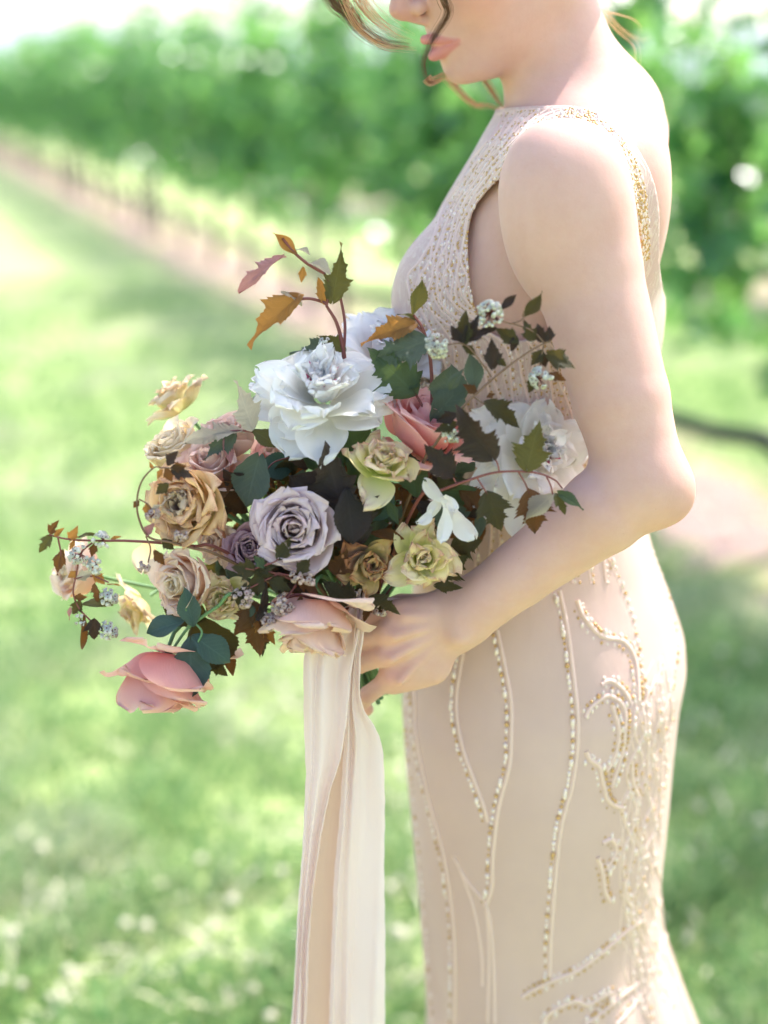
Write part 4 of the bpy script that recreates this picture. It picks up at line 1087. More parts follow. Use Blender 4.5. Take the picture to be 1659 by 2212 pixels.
CORAL = petal_mat('coral petal', (.92, .44, .28), (.92, .38, .34), (.93, .58, .52), .42)
TAN_I = petal_mat('tan petal inside', (.36, .16, .12), (.55, .33, .24), (.66, .50, .32), .34)
TAN_O = petal_mat('tan green petal', (.66, .56, .16), (.86, .64, .28), (.92, .64, .36), .38, rim=(.64, .34, .20))
LIS = petal_mat('lime green petal', (.60, .70, .16), (.80, .78, .28), (.90, .74, .42), .42, rim=(.72, .42, .28))
LIS2 = petal_mat('pale green petal', (.66, .72, .22), (.86, .78, .40), (.92, .76, .50), .42, rim=(.74, .48, .36))
BRN = petal_mat('brown ochre petal', (.40, .30, .10), (.58, .46, .16), (.66, .42, .18), .36, rim=(.56, .22, .08))
BRN2 = petal_mat('rusty petal', (.40, .30, .16), (.50, .30, .16), (.42, .17, .07), .32)

V3 = Vector
def FP(px, py, y): return P(px, py, y)
CAMUP = (0, -.82, .57)                     # roughly towards the lens and up
GR = 'garden roses of the bouquet'
peony(FP(694, 866, 1.170), (.02, -.58, .80), .0625, 'large open white peony with carmine flecks at the top of the bouquet', WH, CARM, 31, roll=.4)
peony(FP(832, 785, 1.262), (.15, -.45, .85), .062, 'soft white peony half hidden behind the large one, nearest her chest', WHP, CARM, 32, n=(4, 5, 6, 6, 6))
peony(FP(1140, 985, 1.225), (.45, -.78, .42), .066, 'big white peony at the right, tucked inside the bend of her elbow', WH, CARM, 33, n=(6, 7, 8, 9, 8))
rose(FP(642, 1140, 1.120), (-.10, -.93, .30), .0365, 'grey lavender rose facing the camera in the middle of the bouquet', (LAV_I, LAV_O), 41)
rose(FP(545, 1192, 1.150), (-.05, -.75, .50), .0250, 'small mauve rose half hidden left of the lavender rose', (MAUVE, MAUVE), 42, open_=.7)
rose(FP(420, 1092, 1.140), (-.45, -.80, .30), .0380, 'tan and green ruffled rose at the left, below the pink one', (TAN_I, TAN_O), 43, ruf=.0024)
rose(FP(462, 1020, 1.175), (-.25, -.50, .80), .0380, 'pale pink rose standing behind the tan ruffled rose', (BLUSH, BLUSH), 44, layers=NOD)
rose(FP(414, 1256, 1.135), (-.62, -.74, .10), .0320, 'cream rose with furled heart at the lower left of the bouquet', (CREAM, CREAM2), 45, open_=.8)
rose(FP(358, 1430, 1.120), (-.16, -.36, -.92), .0580, 'rose pink rose nodding face down at the lower left tip of the bouquet', (PINK, PINK), 46, open_=1.0, ruf=.0022, layers=NOD, cal=LM['teal'],
     guard=[(200, .050, .032, 70, 30, 110), (260, .046, .028, 64, 0, 140)])
rose(FP(676, 1312, 1.112), (-.06, -.44, -.88), .0560, 'blush rose nodding over the top of the ribbon', (CREAM2, BLUSH), 47, open_=1.0, ruf=.0022, layers=NOD)
rose(FP(186, 1238, 1.225), (-.75, -.40, .35), .0300, 'sunlit cream rose at the far left end, behind the drooping twig', (CREAM, CREAM2), 48, open_=.6)
rose(FP(604, 1008, 1.215), (-.1, -.40, .90), .0270, 'small peach bud in the shade left of the dark leaves', (CREAM2, CORAL), 49, open_=.5)
rose(FP(502, 962, 1.200), (-.20, -.35, .92), .0250, 'slim blush bud standing above the pale pink rose', (BLUSH, BLUSH), 50, open_=.35)
rose(FP(388, 985, 1.205), (-.5, -.3, .8), .0280, 'small cream yellow bloom behind the arching twig at the left', (CREAM, CREAM), 51, open_=.6)
rose(FP(905, 950, 1.175), (.35, -.20, .92), .0500, 'coral pink rose with rounded petals right of the large peony', (CORAL, CORAL), 52, layers=NOD)
rose(FP(900, 880, 1.240), (.05, -.3, .9), .0320, 'blurred butter yellow bud behind the coral rose', (CREAM, CREAM), 53, open_=.4)
lisianthus(FP(392, 878, 1.270), (-.60, .05, .75), .0400, 'pale cream bloom seen from behind at the upper left, green stalk showing', LIS2, CREAM, 61)
lisianthus(FP(824, 1010, 1.130), (.15, -.62, .75), .0400, 'lime and cream ruffled bloom below the coral rose', LIS, LIS2, 62)
lisianthus(FP(912, 1205, 1.125), (.10, -.93, .25), .0350, 'ruffled lime green bloom resting just above her wrist', LIS, LIS2, 63)
lisianthus(FP(792, 1214, 1.130), (.25, -.85, .10), .0310, 'ochre and rust ruffled bloom between the lavender rose and the lime one', BRN, BRN2, 64, tall=1.15)
lisianthus(FP(488, 1290, 1.135), (-.15, -.85, .15), .0260, 'small greenish ruffled bloom right of the cream rose', LIS2, LIS, 65)
lisianthus(FP(302, 1304, 1.230), (-.65, -.45, -.45), .0340, 'pale blurred green bloom low at the left behind the twigs', LIS2, CREAM, 66)
lisianthus(FP(470, 1165, 1.165), (-.3, -.7, .1), .0250, 'peach petalled bloom tucked under the tan rose', CREAM2, BLUSH, 67)
# loose white bloom of long petals
c = FP(958, 1090, 1.105)
loose_bloom(c, 'loose white bloom of long separate petals above the lower lime flower', WH, [
    (FP(965, 1085, 1.11), FP(918, 1034, 1.10), .0062, (.5, -1, .5), 35), (FP(930, 1100, 1.105), FP(898, 1132, 1.095), .0058, (-.5, -.7, .7), 55), (FP(962, 1098, 1.105), FP(950, 1174, 1.09), .0066, (-.5, -1, -.2), 30),
    (FP(985, 1108, 1.11), FP(1032, 1165, 1.10), .0100, (.6, -.8, .3), 45), (FP(955, 1080, 1.11), FP(1004, 1128, 1.115), .0070, (.1, -.6, .9), 20), (FP(955, 1075, 1.11), FP(925, 1118, 1.11), .0050, (.3, -1, .4), 25), (FP(960, 1070, 1.11), FP(985, 1110, 1.105), .0045, (-.4, -1, .2), 40)])
c = FP(1100, 1068, 1.19)
loose_bloom(c, 'drooping white petals hanging below the right hand peony', WH, [
    (c, FP(1022, 1100, 1.185), .0150, (-.2, -1, .1), 25), (c, FP(1130, 1170, 1.180), .0120, (0, -1, -.1), 20), (c, FP(1070, 1052, 1.18), .0140, (0, -1, .5), 20), (c, FP(1190, 1075, 1.19), .0150, (.3, -1, 0), 20)])
# translucent round seed leaf at the left
c = FP(340, 1190, 1.19)
loose_bloom(c, 'thin translucent pale petal hanging beside the arching twig', CREAM, [(FP(322, 1172, 1.19), FP(308, 1240, 1.19), .0125, (0, -1, 0), 12)])
# ------------------------------------------------------------------ foliage sprays
WHB = NT('tiny white blossom'); WHB = WHB.fin((.68, .67, .56), .7, .15, (.7, .7, .5), spec=.2)
TANB = NT('pinkish white bud'); TANB = TANB.fin((.56, .42, .34), .7, .15, spec=.2)
def Q(x, y, d): return P(x, y, 1.128 + (d - 1.128) * .55 if d < 1.128 else d)
def spray(name_label, anchor, stems, leaves, clusters=(), bark=STEMR, r=(.0012, .0006), group='leafy twigs of the bouquet', name='leafy_twig', to_tie=True, mat_cl=None):
    """stems: lists of (px, py, depth); leaves: (foot, tip, kind, material, face, wf, fold, droop)"""
    root = empty(name, anchor); tag(root, name_label, 'foliage', group)
    if to_tie:
        a = V3(Q(*stems[0][0])); b = V3(Q(*stems[0][1])); m = a + (a - b).normalized() * .02
        twig(root, [TIE + V3((random.uniform(-.006, .006), random.uniform(-.006, .006), 0)), (TIE + m) / 2 + V3((0, .012, .004)), m, a], .0019, r[0], bark, 'stem')
    for k, s in enumerate(stems): twig(root, [Q(*q) for q in s], r[0] if k == 0 else r[0] * .6, r[1], bark)
    for i, l in enumerate(leaves):
        (bx, by, bd), (tx, ty, td), kind, mat = l[:4]; face = l[4] if len(l) > 4 and l[4] else (random.uniform(-.5, .5), -1, random.uniform(-.1, .6))
        wf = l[5] if len(l) > 5 else 1.0; fold = l[6] if len(l) > 6 else random.uniform(.1, .5); droop = l[7] if len(l) > 7 else random.uniform(.1, .6)
        leaf(root, Q(bx, by, bd), Q(tx, ty, td), kind, LM[mat], face, wf, fold, droop, seed=i)
    for i, (x, y, d, rad, n_) in enumerate(clusters): umbel(root, Q(x, y, d), rad, i + int(x), mat_cl or WHB, n_)
    return root
D = 1.10
# A: the dark branch crossing the bodice, upper right
spray('arching dark branch with four white blossom clusters, in front of the gown bodice', P(1000, 900, D),
    [[(940, 960, 1.13), (985, 895, D), (1040, 840, D), (1100, 790, D), (1150, 755, D), (1190, 735, D)], [(1062, 815, D), (1045, 790, D), (1005, 745, D), (960, 745, D)], [(1175, 740, D), (1150, 715, D), (1110, 700, D), (1065, 690, D)],
     [(1178, 738, D), (1170, 765, D), (1166, 800, D)], [(1100, 700, D), (1128, 690, D), (1132, 672, D)], [(1020, 855, D), (1045, 872, D), (1058, 878, D)]],
    [((1005, 742, D), (1003, 672, D), 'small', 'dark', (-.3, -1, .2), 1.0), ((1004, 738, D), (1040, 672, D), 'small', 'navy', None, .7), ((1000, 738, D), (972, 706, D), 'small', 'navy', None, 1.1), ((1008, 735, D), (1072, 706, D), 'small', 'navy', (0, -.8, .8), .8),
     ((1000, 748, D), (1032, 768, D), 'small', 'dark', None, .9), ((1118, 738, D), (1068, 708, D), 'small', 'dark', (.2, -1, .2), 1.1), ((1065, 795, D), (1062, 730, D), 'small', 'navy', (-.2, -1, .2), 1.0), ((1072, 775, D), (1095, 792, D), 'small', 'dark', None, 1.2),
     ((1112, 728, D), (1106, 760, D), 'small', 'navy', (.3, -1, 0), 1.3), ((1150, 735, D), (1132, 690, D), 'ninebark', 'dark', (.1, -1, .1), .9), ((1176, 738, D), (1160, 700, D), 'ninebark', 'navy', (-.2, -1, .3), 1.1), ((1186, 738, D), (1188, 705, D), 'small', 'navy', None, 1.2),
     ((1132, 682, 1.105), (1174, 633, 1.10), 'ovate', 'dark', (.5, -1, .1), .9), ((1082, 668, D), (1116, 636, D), 'ovate', 'navy', None, .8), ((1172, 758, D), (1146, 790, D), 'small', 'dark', (-.1, -1, .4), 1.3), ((1170, 762, D), (1178, 795, D), 'small', 'navy', None, 1.3),
     ((1182, 765, 1.095), (1246, 792, 1.09), 'small', 'dark', (.1, -1, .5), 1.1), ((1186, 808, D), (1224, 822, D), 'small', 'rust', (0, -1, .3), .9), ((1156, 812, D), (1142, 850, D), 'small', 'dark', (-.1, -1, .1), 1.2), ((1050, 870, 1.095), (1126, 920, 1.085), 'ninebark', 'dark', (.2, -1, .4), .8),
     ((1024, 845, 1.105), (1020, 760, 1.11), 'ovate', 'sage', (.3, -1, .1), .95), ((1000, 800, 1.115), (965, 845, 1.12), 'ovate', 'sage', None, .8), ((1030, 850, D), (1000, 828, D), 'small', 'rust', None, 1.0), ((985, 895, 1.09), (942, 912, 1.085), 'small', 'navy', (0, -1, .4), 1.1), ((985, 915, 1.09), (938, 930, 1.085), 'small', 'dark', (0, -1, .5), 1.0), ((1052, 858, D), (1070, 850, D), 'small', 'rust', None, 1.2)],
    [(943, 748, 1.095, .0098, 44), (1060, 676, 1.10, .0105, 46), (1167, 818, 1.095, .0090, 30), (975, 935, 1.10, .0082, 26)], bark=STEMB)
# B: right hand spray with large lobed leaves
spray('dark wine twig with large lobed leaves reaching towards her elbow', P(960, 1055, 1.10),
    [[(950, 1060, 1.11), (1010, 1038, 1.09), (1075, 1020, 1.085), (1150, 1020, 1.085), (1195, 1035, 1.085), (1215, 1055, 1.085)], [(1078, 1018, 1.085), (1074, 1000, 1.083), (1064, 985, 1.082)], [(985, 1042, 1.09), (975, 1025, 1.088)], [(1030, 1032, 1.088), (1045, 1055, 1.085), (1052, 1068, 1.085)],
     [(1120, 1020, 1.085), (1135, 1045, 1.085), (1142, 1065, 1.085)], [(1180, 1028, 1.085), (1190, 1050, 1.08), (1194, 1068, 1.08)]],
    [((1064, 990, 1.082), (985, 885, 1.065), 'ninebark', 'navy', (-.35, -1, .25), .95, .42, .25), ((976, 1024, 1.088), (918, 962, 1.08), 'ninebark', 'navy', (-.2, -1, .35), 1.0, .35, .3), ((1138, 1014, 1.083), (1166, 908, 1.070), 'ninebark', 'olive', (.1, -1, .15), .90, .2, .1),
     ((1052, 1066, 1.085), (1082, 1150, 1.070), 'ninebark', 'dark', (0, -1, -.2), 1.15, .3, .35), ((1142, 1062, 1.085), (1158, 1156, 1.075), 'ninebark', 'rust', (.1, -1, -.1), 1.15, .35, .3), ((1196, 1068, 1.080), (1128, 1122, 1.070), 'ovate', 'pale', (-.2, -.6, 1), 1.05, .3, .3),
     ((1205, 1065, 1.08), (1264, 1098, 1.075), 'ovate', 'green', (.2, -.7, .9), .9, .5, .3), ((1200, 1068, 1.08), (1222, 1112, 1.075), 'ninebark', 'olive', (.2, -1, .2), .9)])
# C: tall orange tinted shoot, top left
spray('tall red stemmed shoot with backlit amber and wine leaves rising above the peony', P(740, 800, 1.19),
    [[(745, 820, 1.19), (742, 760, 1.19), (728, 700, 1.19), (705, 660, 1.19)], [(700, 590, 1.185), (665, 570, 1.183), (635, 545, 1.18), (610, 515, 1.178)], [(705, 660, 1.19), (712, 620, 1.188), (700, 590, 1.185)], [(705, 655, 1.19), (670, 645, 1.187), (635, 648, 1.185)], [(742, 770, 1.19), (745, 700, 1.195), (735, 640, 1.198)]],
    [((645, 640, 1.185), (526, 737, 1.175), 'ninebark', 'copper', (-.3, -.75, .9), .62, .5, .35), ((610, 556, 1.18), (508, 622, 1.172), 'ninebark', 'pink', (-.3, -.8, .8), .55, .5, .35), ((718, 650, 1.19), (742, 527, 1.185), 'ninebark', 'olive', (.5, -1, 0), .60, .35, .2),
     ((640, 548, 1.18), (592, 502, 1.176), 'ovate', 'copper', (-.2, -.8, .7), .8, .4, .2), ((668, 570, 1.182), (712, 575, 1.175), 'rosel', 'pale', (-.1, -.5, 1), 1.1, .5, .9), ((655, 578, 1.184), (650, 612, 1.184), 'small', 'copper', (0, -1, 0), .9), ((700, 655, 1.19), (690, 600, 1.188), 'small', 'copper', (.3, -1, 0), 1.0),
     ((640, 540, 1.18), (668, 540, 1.176), 'rosel', 'pale', (-.1, -.3, 1), 1.3, .4, .7), ((610, 630, 1.185), (655, 652, 1.18), 'small', 'pale', (0, -.4, 1), .9), ((712, 752, 1.19), (625, 757, 1.185), 'ninebark', 'sage', (-.2, -.5, 1), .8, .3, .2), ((745, 755, 1.19), (688, 722, 1.187), 'small', 'olive', (0, -1, .6), .9)],
    [(702, 742, 1.185, .0050, 8)], r=(.0022, .0012))
# D: upright stems in front of the bodice, middle top
spray('upright red stemmed shoot with broad green and copper leaves before her chest', P(935, 900, 1.17),
    [[(934, 950, 1.17), (934, 880, 1.17), (930, 780, 1.17), (915, 715, 1.17), (893, 680, 1.17)], [(928, 905, 1.165), (900, 855, 1.165), (890, 838, 1.163)], [(915, 718, 1.17), (885, 690, 1.17)]],
    [((895, 700, 1.168), (778, 735, 1.160), 'ninebark', 'copper', (-.2, -.9, .7), .62, .55, .35), ((922, 735, 1.165), (808, 780, 1.155), 'ninebark', 'sage', (.1, -.9, .5), 1.0, .2, .3), ((895, 848, 1.163), (795, 752, 1.155), 'ninebark', 'green', (.1, -1, .2), .95, .15, .15), ((893, 676, 1.17), (915, 600, 1.168), 'ovate', 'olive', (.5, -1, 0), .9, .4, .2),
     ((900, 690, 1.17), (862, 672, 1.168), 'ovate', 'olive', (0, -.6, .9), .6), ((968, 890, 1.16), (975, 790, 1.155), 'rosel', 'sage', (.1, -1, .1), 1.4, .15, .2), ((935, 905, 1.16), (1000, 830, 1.155), 'rosel', 'sage', (.2, -1, .2), 1.2, .2, .2), ((880, 840, 1.163), (912, 800, 1.163), 'small', 'green', None, 1.2)],
    [], r=(.0018, .0011))
# E: the brown arch at the left
spray('thin brown twig arching over the left of the bouquet with small wine leaves', P(350, 1170, 1.11),
    [[(420, 1185, 1.11), (372, 1172, 1.10), (322, 1160, 1.09), (300, 1120, 1.09), (296, 1080, 1.09), (306, 1040, 1.09), (330, 1012, 1.09), (345, 1008, 1.09)], [(345, 1010, 1.09), (370, 1012, 1.09), (398, 1022, 1.09)], [(300, 1078, 1.09), (320, 1090, 1.09), (330, 1108, 1.09)], [(315, 1158, 1.09), (325, 1185, 1.09), (320, 1215, 1.09)]],
    [((362, 1004, 1.09), (380, 975, 1.088), 'small', 'navy', (-.2, -1, .3), 1.3), ((372, 1012, 1.09), (418, 1030, 1.085), 'ninebark', 'navy', (0, -.9, .5), .9), ((372, 1010, 1.09), (402, 1008, 1.085), 'small', 'rust', None, 1.2), ((358, 1012, 1.09), (372, 1044, 1.088), 'small', 'rust', None, 1.1), ((350, 1014, 1.09), (338, 1036, 1.088), 'small', 'copper', None, 1.0), ((362, 1045, 1.09), (335, 1068, 1.088), 'small', 'dark', (0, -1, .4), 1.2),
     ((300, 1082, 1.09), (288, 1098, 1.088), 'small', 'rust', None, 1.3), ((318, 1088, 1.09), (316, 1118, 1.088), 'small', 'copper', None, 1.0), ((328, 1100, 1.09), (348, 1090, 1.088), 'small', 'pale', None, 1.0), ((316, 1156, 1.09), (330, 1130, 1.088), 'small', 'pink', None, 1.2), ((334, 1190, 1.09), (356, 1224, 1.088), 'small', 'rust', (.1, -1, .1), 1.0), ((352, 1165, 1.1), (376, 1188, 1.1), 'small', 'dark', None, 1.3), ((330, 1014, 1.09), (322, 996, 1.09), 'small', 'copper', None, .8)],
    [(330, 1112, 1.088, .0058, 16), (312, 1224, 1.088, .0050, 14), (392, 1158, 1.10, .0055, 14)], bark=STEMB, r=(.0011, .0006), mat_cl=TANB)
# F: far left drooping twig
spray('long twig reaching to the far left with drooping wine leaves and white buds', P(230, 1170, 1.13),
    [[(420, 1180, 1.13), (340, 1172, 1.12), (270, 1168, 1.115), (215, 1168, 1.11), (150, 1165, 1.105), (105, 1155, 1.10)], [(205, 1168, 1.108), (175, 1195, 1.10), (165, 1240, 1.10), (158, 1280, 1.10), (172, 1315, 1.10), (200, 1345, 1.10)], [(125, 1160, 1.10), (132, 1200, 1.10), (128, 1225, 1.10)], [(160, 1250, 1.10), (200, 1245, 1.10), (235, 1258, 1.10)]],
    [((108, 1152, 1.10), (124, 1125, 1.098), 'ninebark', 'rust', (-.1, -1, .2), 1.0), ((112, 1158, 1.10), (84, 1194, 1.095), 'ninebark', 'olive', (-.3, -1, .1), .9), ((118, 1158, 1.10), (138, 1140, 1.10), 'small', 'copper', None, 1.0), ((134, 1190, 1.10), (118, 1244, 1.095), 'small', 'rust', None, .8), ((150, 1165, 1.105), (168, 1138, 1.1), 'small', 'copper', None, 1.1),
     ((170, 1160, 1.105), (205, 1150, 1.1), 'small', 'olive', (0, -.6, .9), .7), ((160, 1168, 1.105), (150, 1190, 1.1), 'small', 'copper', None, .9), ((205, 1175, 1.10), (196, 1205, 1.098), 'small', 'rust', None, 1.0), ((166, 1250, 1.10), (205, 1232, 1.098), 'small', 'pale', None, .9), ((200, 1240, 1.10), (228, 1262, 1.098), 'small', 'copper', None, 1.2),
     ((166, 1235, 1.10), (145, 1248, 1.098), 'small', 'copper', None, 1.2), ((205, 1262, 1.10), (210, 1302, 1.098), 'ninebark', 'rust', None, .8), ((162, 1290, 1.10), (190, 1290, 1.098), 'small', 'rust', None, 1.1), ((180, 1304, 1.10), (240, 1298, 1.098), 'ovate', 'olive', (0, -.7, .8), .9), ((172, 1300, 1.10), (154, 1330, 1.098), 'ninebark', 'dark', None, 1.0), ((182, 1330, 1.10), (178, 1404, 1.095), 'ovate', 'rust', (.5, -1, 0), .5),
     ((205, 1338, 1.10), (203, 1384, 1.095), 'ninebark', 'navy', (.1, -1, .3), 1.3, .5), ((152, 1312, 1.10), (148, 1340, 1.1), 'small', 'pink', None, .5), ((232, 1262, 1.10), (258, 1262, 1.1), 'small', 'copper', (0, -.5, 1), .5), ((240, 1164, 1.1), (262, 1158, 1.1), 'small', 'copper', None, .6)],
    [(172, 1200, 1.10, .0085, 26), (220, 1168, 1.10, .0070, 20), (206, 1222, 1.10, .0068, 20), (236, 1290, 1.10, .0075, 24), (235, 1362, 1.10, .0080, 24), (172, 1340, 1.10, .0045, 8)], bark=STEMR, r=(.0014, .0007))
# G: twig across the bottom centre
spray('wine stemmed twig with bud clusters hanging over the front, under the lavender rose', P(600, 1250, 1.085),
    [[(690, 1290, 1.09), (650, 1262, 1.080), (600, 1240, 1.070), (555, 1232, 1.065), (530, 1228, 1.062)], [(600, 1240, 1.070), (580, 1250, 1.065), (540, 1270, 1.062)], [(640, 1262, 1.078), (625, 1285, 1.07), (612, 1305, 1.065)], [(640, 1265, 1.078), (600, 1310, 1.068), (585, 1330, 1.062)], [(545, 1230, 1.064), (590, 1215, 1.06), (612, 1200, 1.06)], [(600, 1238, 1.07), (635, 1245, 1.065), (650, 1250, 1.06)]],
    [((552, 1232, 1.064), (500, 1225, 1.058), 'ninebark', 'dark', (-.1, -1, .4), 1.3), ((560, 1230, 1.064), (600, 1222, 1.058), 'ninebark', 'dark', (0, -1, .6), 1.0), ((600, 1208, 1.06), (630, 1160, 1.055), 'small', 'dark', (.2, -1, .2), 1.0), ((645, 1240, 1.06), (670, 1200, 1.058), 'small', 'dark', (.3, -1, .3), 1.1), ((560, 1235, 1.064), (552, 1290, 1.058), 'ovate', 'dark', (-.3, -1, 0), 1.2),
     ((590, 1246, 1.066), (548, 1228, 1.06), 'ovate', 'dark', None, 1.0), ((570, 1225, 1.06), (548, 1200, 1.06), 'small', 'green', None, 1.2), ((585, 1255, 1.064), (630, 1275, 1.058), 'ninebark', 'dark', (0, -1, .2), 1.1), ((575, 1262, 1.064), (562, 1345, 1.055), 'ovate', 'navy', (.6, -1, 0), .6), ((640, 1250, 1.07), (690, 1280, 1.068), 'ninebark', 'rust', (0, -.8, .6), .9), ((650, 1290, 1.075), (640, 1335, 1.07), 'ovate', 'rust', None, 1.1),
     ((520, 1275, 1.06), (498, 1302, 1.058), 'small', 'dark', None, 1.2), ((530, 1262, 1.06), (512, 1320, 1.058), 'ovate', 'dark', (-.3, -1, 0), .8)],
    [(524, 1292, 1.058, .0085, 26), (612, 1310, 1.060, .0098, 34), (585, 1342, 1.060, .0078, 24), (640, 1248, 1.058, .0055, 14), (668, 1252, 1.065, .0050, 12)], mat_cl=TANB)
spray('copper lobed leaves fanned under the twig at the bottom of the bouquet', P(560, 1320, 1.10),
    [[(600, 1300, 1.10), (565, 1310, 1.095), (545, 1318, 1.09)]],
    [((545, 1305, 1.085), (560, 1424, 1.075), 'ninebark', 'rust', (0, -1, -.1), .85, .25, .2), ((548, 1308, 1.088), (505, 1376, 1.078), 'ninebark', 'rust', (-.2, -1, 0), .75, .3, .2), ((556, 1318, 1.088), (594, 1398, 1.078), 'ninebark', 'copper', (.1, -1, 0), .7, .4, .3), ((545, 1310, 1.083), (540, 1358, 1.075), 'small', 'sage', (-.2, -1, .2), 1.0), ((565, 1360, 1.1), (566, 1420, 1.1), 'small', 'dark', None, .8)])
# H: blue green rose leaves above the nodding rose
spray('blue green rose leaves on a pale stalk above the nodding pink rose', P(400, 1380, 1.10),
    [[(470, 1310, 1.11), (440, 1330, 1.105), (405, 1358, 1.10), (375, 1400, 1.10), (362, 1425, 1.10)], [(420, 1345, 1.10), (436, 1365, 1.095), (425, 1392, 1.09)], [(405, 1355, 1.10), (412, 1340, 1.095), (400, 1315, 1.09)]],
    [((412, 1383, 1.090), (410, 1510, 1.075), 'rosel', 'teal', (-.1, -1, .25), 1.15, .15, .15), ((396, 1342, 1.095), (315, 1364, 1.085), 'rosel', 'teal', (-.1, -.8, .7), 1.1, .3, .3), ((420, 1375, 1.095), (498, 1430, 1.085), 'rosel', 'teal', (.1, -.9, .5), 1.2, .25, .3), ((418, 1350, 1.095), (398, 1274, 1.085), 'rosel', 'teal', (.2, -1, .2), 1.1, .45, .3), ((372, 1420, 1.10), (350, 1392, 1.10), 'small', 'teal', None, .6), ((378, 1425, 1.10), (398, 1440, 1.10), 'small', 'teal', None, .8)],
    [], bark=STEMG, r=(.0016, .0010))
# J: pale serrated leaves at the upper left, backlit
spray('pale backlit serrated leaves on a pink stem left of the large peony', P(560, 930, 1.16),
    [[(640, 985, 1.17), (600, 960, 1.165), (560, 938, 1.16), (520, 930, 1.16), (470, 935, 1.16)], [(640, 985, 1.17), (590, 1000, 1.16), (560, 1040, 1.155)]],
    [((545, 925, 1.158), (512, 822, 1.150), 'ninebark', 'pale', (.85, -.8, .1), .75, .2, .1), ((520, 932, 1.16), (398, 945, 1.150), 'ninebark', 'pale', (-.1, -.6, .9), .7, .35, .3), ((505, 935, 1.16), (440, 990, 1.150), 'ninebark', 'sage', (-.2, -.9, .6), .8, .2, .2), ((548, 930, 1.158), (600, 962, 1.150), 'ovate', 'olive', (.1, -.9, .5), 1.3, .2, .3), ((560, 985, 1.15), (530, 1095, 1.14), 'rosel', 'sage', (-.3, -1, .2), 1.5, .35, .1), ((485, 940, 1.16), (500, 1000, 1.15), 'ovate', 'pink', (.3, -1, .1), .7)])
# dark broad leaves in the heart and loose filler behind the blooms
root = empty('leafy_filler', P(760, 1120, 1.18)); tag(root, 'dark broad leaves filling the shaded heart of the bouquet between blooms', 'foliage')
heart = [((760, 1180, 1.13), (700, 962, 1.12), 'ninebark', 'navy', (-.1, -1, .2), .9, .15, .1), ((740, 1110, 1.135), (625, 1030, 1.13), 'rosel', 'navy', (-.2, -1, .3), 1.4, .2, .2), ((750, 1060, 1.12), (765, 1175, 1.105), 'rosel', 'navy', (.2, -1, .1), 1.3, .25, .2), ((745, 1000, 1.17), (800, 925, 1.175), 'rosel', 'green', (.2, -1, .3), 1.5, .2, .2),
         ((800, 1120, 1.14), (850, 1075, 1.13), 'ovate', 'teal', (.1, -1, .3), 1.2, .2, .2), ((800, 1130, 1.14), (790, 1070, 1.135), 'ninebark', 'dark', None, 1.2), ((860, 1130, 1.13), (835, 1080, 1.125), 'ovate', 'green', (.2, -1, .2), .7), ((800, 1150, 1.13), (870, 1160, 1.12), 'ovate', 'rust', (0, -.9, .6), .7), ((725, 1240, 1.12), (748, 1190, 1.11), 'ninebark', 'rust', (.1, -1, .1), 1.1),
         ((760, 1300, 1.12), (700, 1260, 1.11), 'ninebark', 'dark', (-.2, -1, .4), 1.1), ((800, 1290, 1.12), (860, 1320, 1.10), 'ninebark', 'dark', (0, -.9, .7), .7), ((440, 1330, 1.14), (350, 1300, 1.13), 'rosel', 'dark', (-.2, -1, .2), 1.5), ((430, 1340, 1.14), (470, 1450, 1.13), 'rosel', 'dark', (0, -1, .1), 1.9, .15, .1), ((480, 1380, 1.14), (505, 1460, 1.13), 'ovate', 'rust', (.4, -1, 0), .7), ((445, 1420, 1.14), (490, 1460, 1.13), 'ninebark', 'dark', None, 1.1),
         ((900, 1070, 1.15), (880, 980, 1.14), 'ovate', 'green', None, 1.2), ((980, 1180, 1.15), (1040, 1170, 1.14), 'ninebark', 'dark', (.2, -1, .1), 1.3), ((950, 1240, 1.15), (1010, 1200, 1.14), 'ninebark', 'dark', (.2, -1, .1), 1.2), ((940, 1265, 1.14), (1000, 1270, 1.135), 'small', 'dark', None, .8), ((640, 1000, 1.18), (560, 1010, 1.17), 'rosel', 'teal', None, 1.3)]
for i, l in enumerate(heart): leaf(root, P(*l[0]), P(*l[1]), l[2], LM[l[3]], (l[4] if len(l) > 4 and l[4] else (.1, -1, .3)), l[5] if len(l) > 5 else 1, l[6] if len(l) > 6 else .25, l[7] if len(l) > 7 else .25, seed=i)
g = np.random.default_rng(77)
# loose fill: inside the dome only
DOME = np.array([(560, 985), (700, 930), (900, 930), (1010, 960), (1080, 1040), (1090, 1130), (1010, 1230), (880, 1275), (790, 1310), (640, 1300), (470, 1290), (400, 1200), (400, 1080), (480, 1010)], float)
k = 0
while k < 200:
    x, y = g.uniform(390, 1100), g.uniform(925, 1310)
    if poly_sd(np.array([[x, y]]), DOME)[0] > -12: continue
    d = g.uniform(1.155, 1.235); a = g.uniform(0, 2 * math.pi); L = g.uniform(40, 85)
    tx, ty = x + L * math.cos(a), y + L * math.sin(a)
    if poly_sd(np.array([[tx, ty]]), DOME)[0] > -2: continue
    if ty > 1255 and tx > 830: continue
    k += 1; leaf(root, P(x, y, d), P(tx, ty, d - g.uniform(-.005, .02)), g.choice(['ninebark', 'ovate', 'rosel', 'small']), LM[g.choice(['dark', 'dark', 'navy', 'green', 'rust', 'rust', 'sage'])], (g.uniform(-.6, .6), -1, g.uniform(-.2, .8)), g.uniform(.9, 1.4), .3, .3, seed=k)
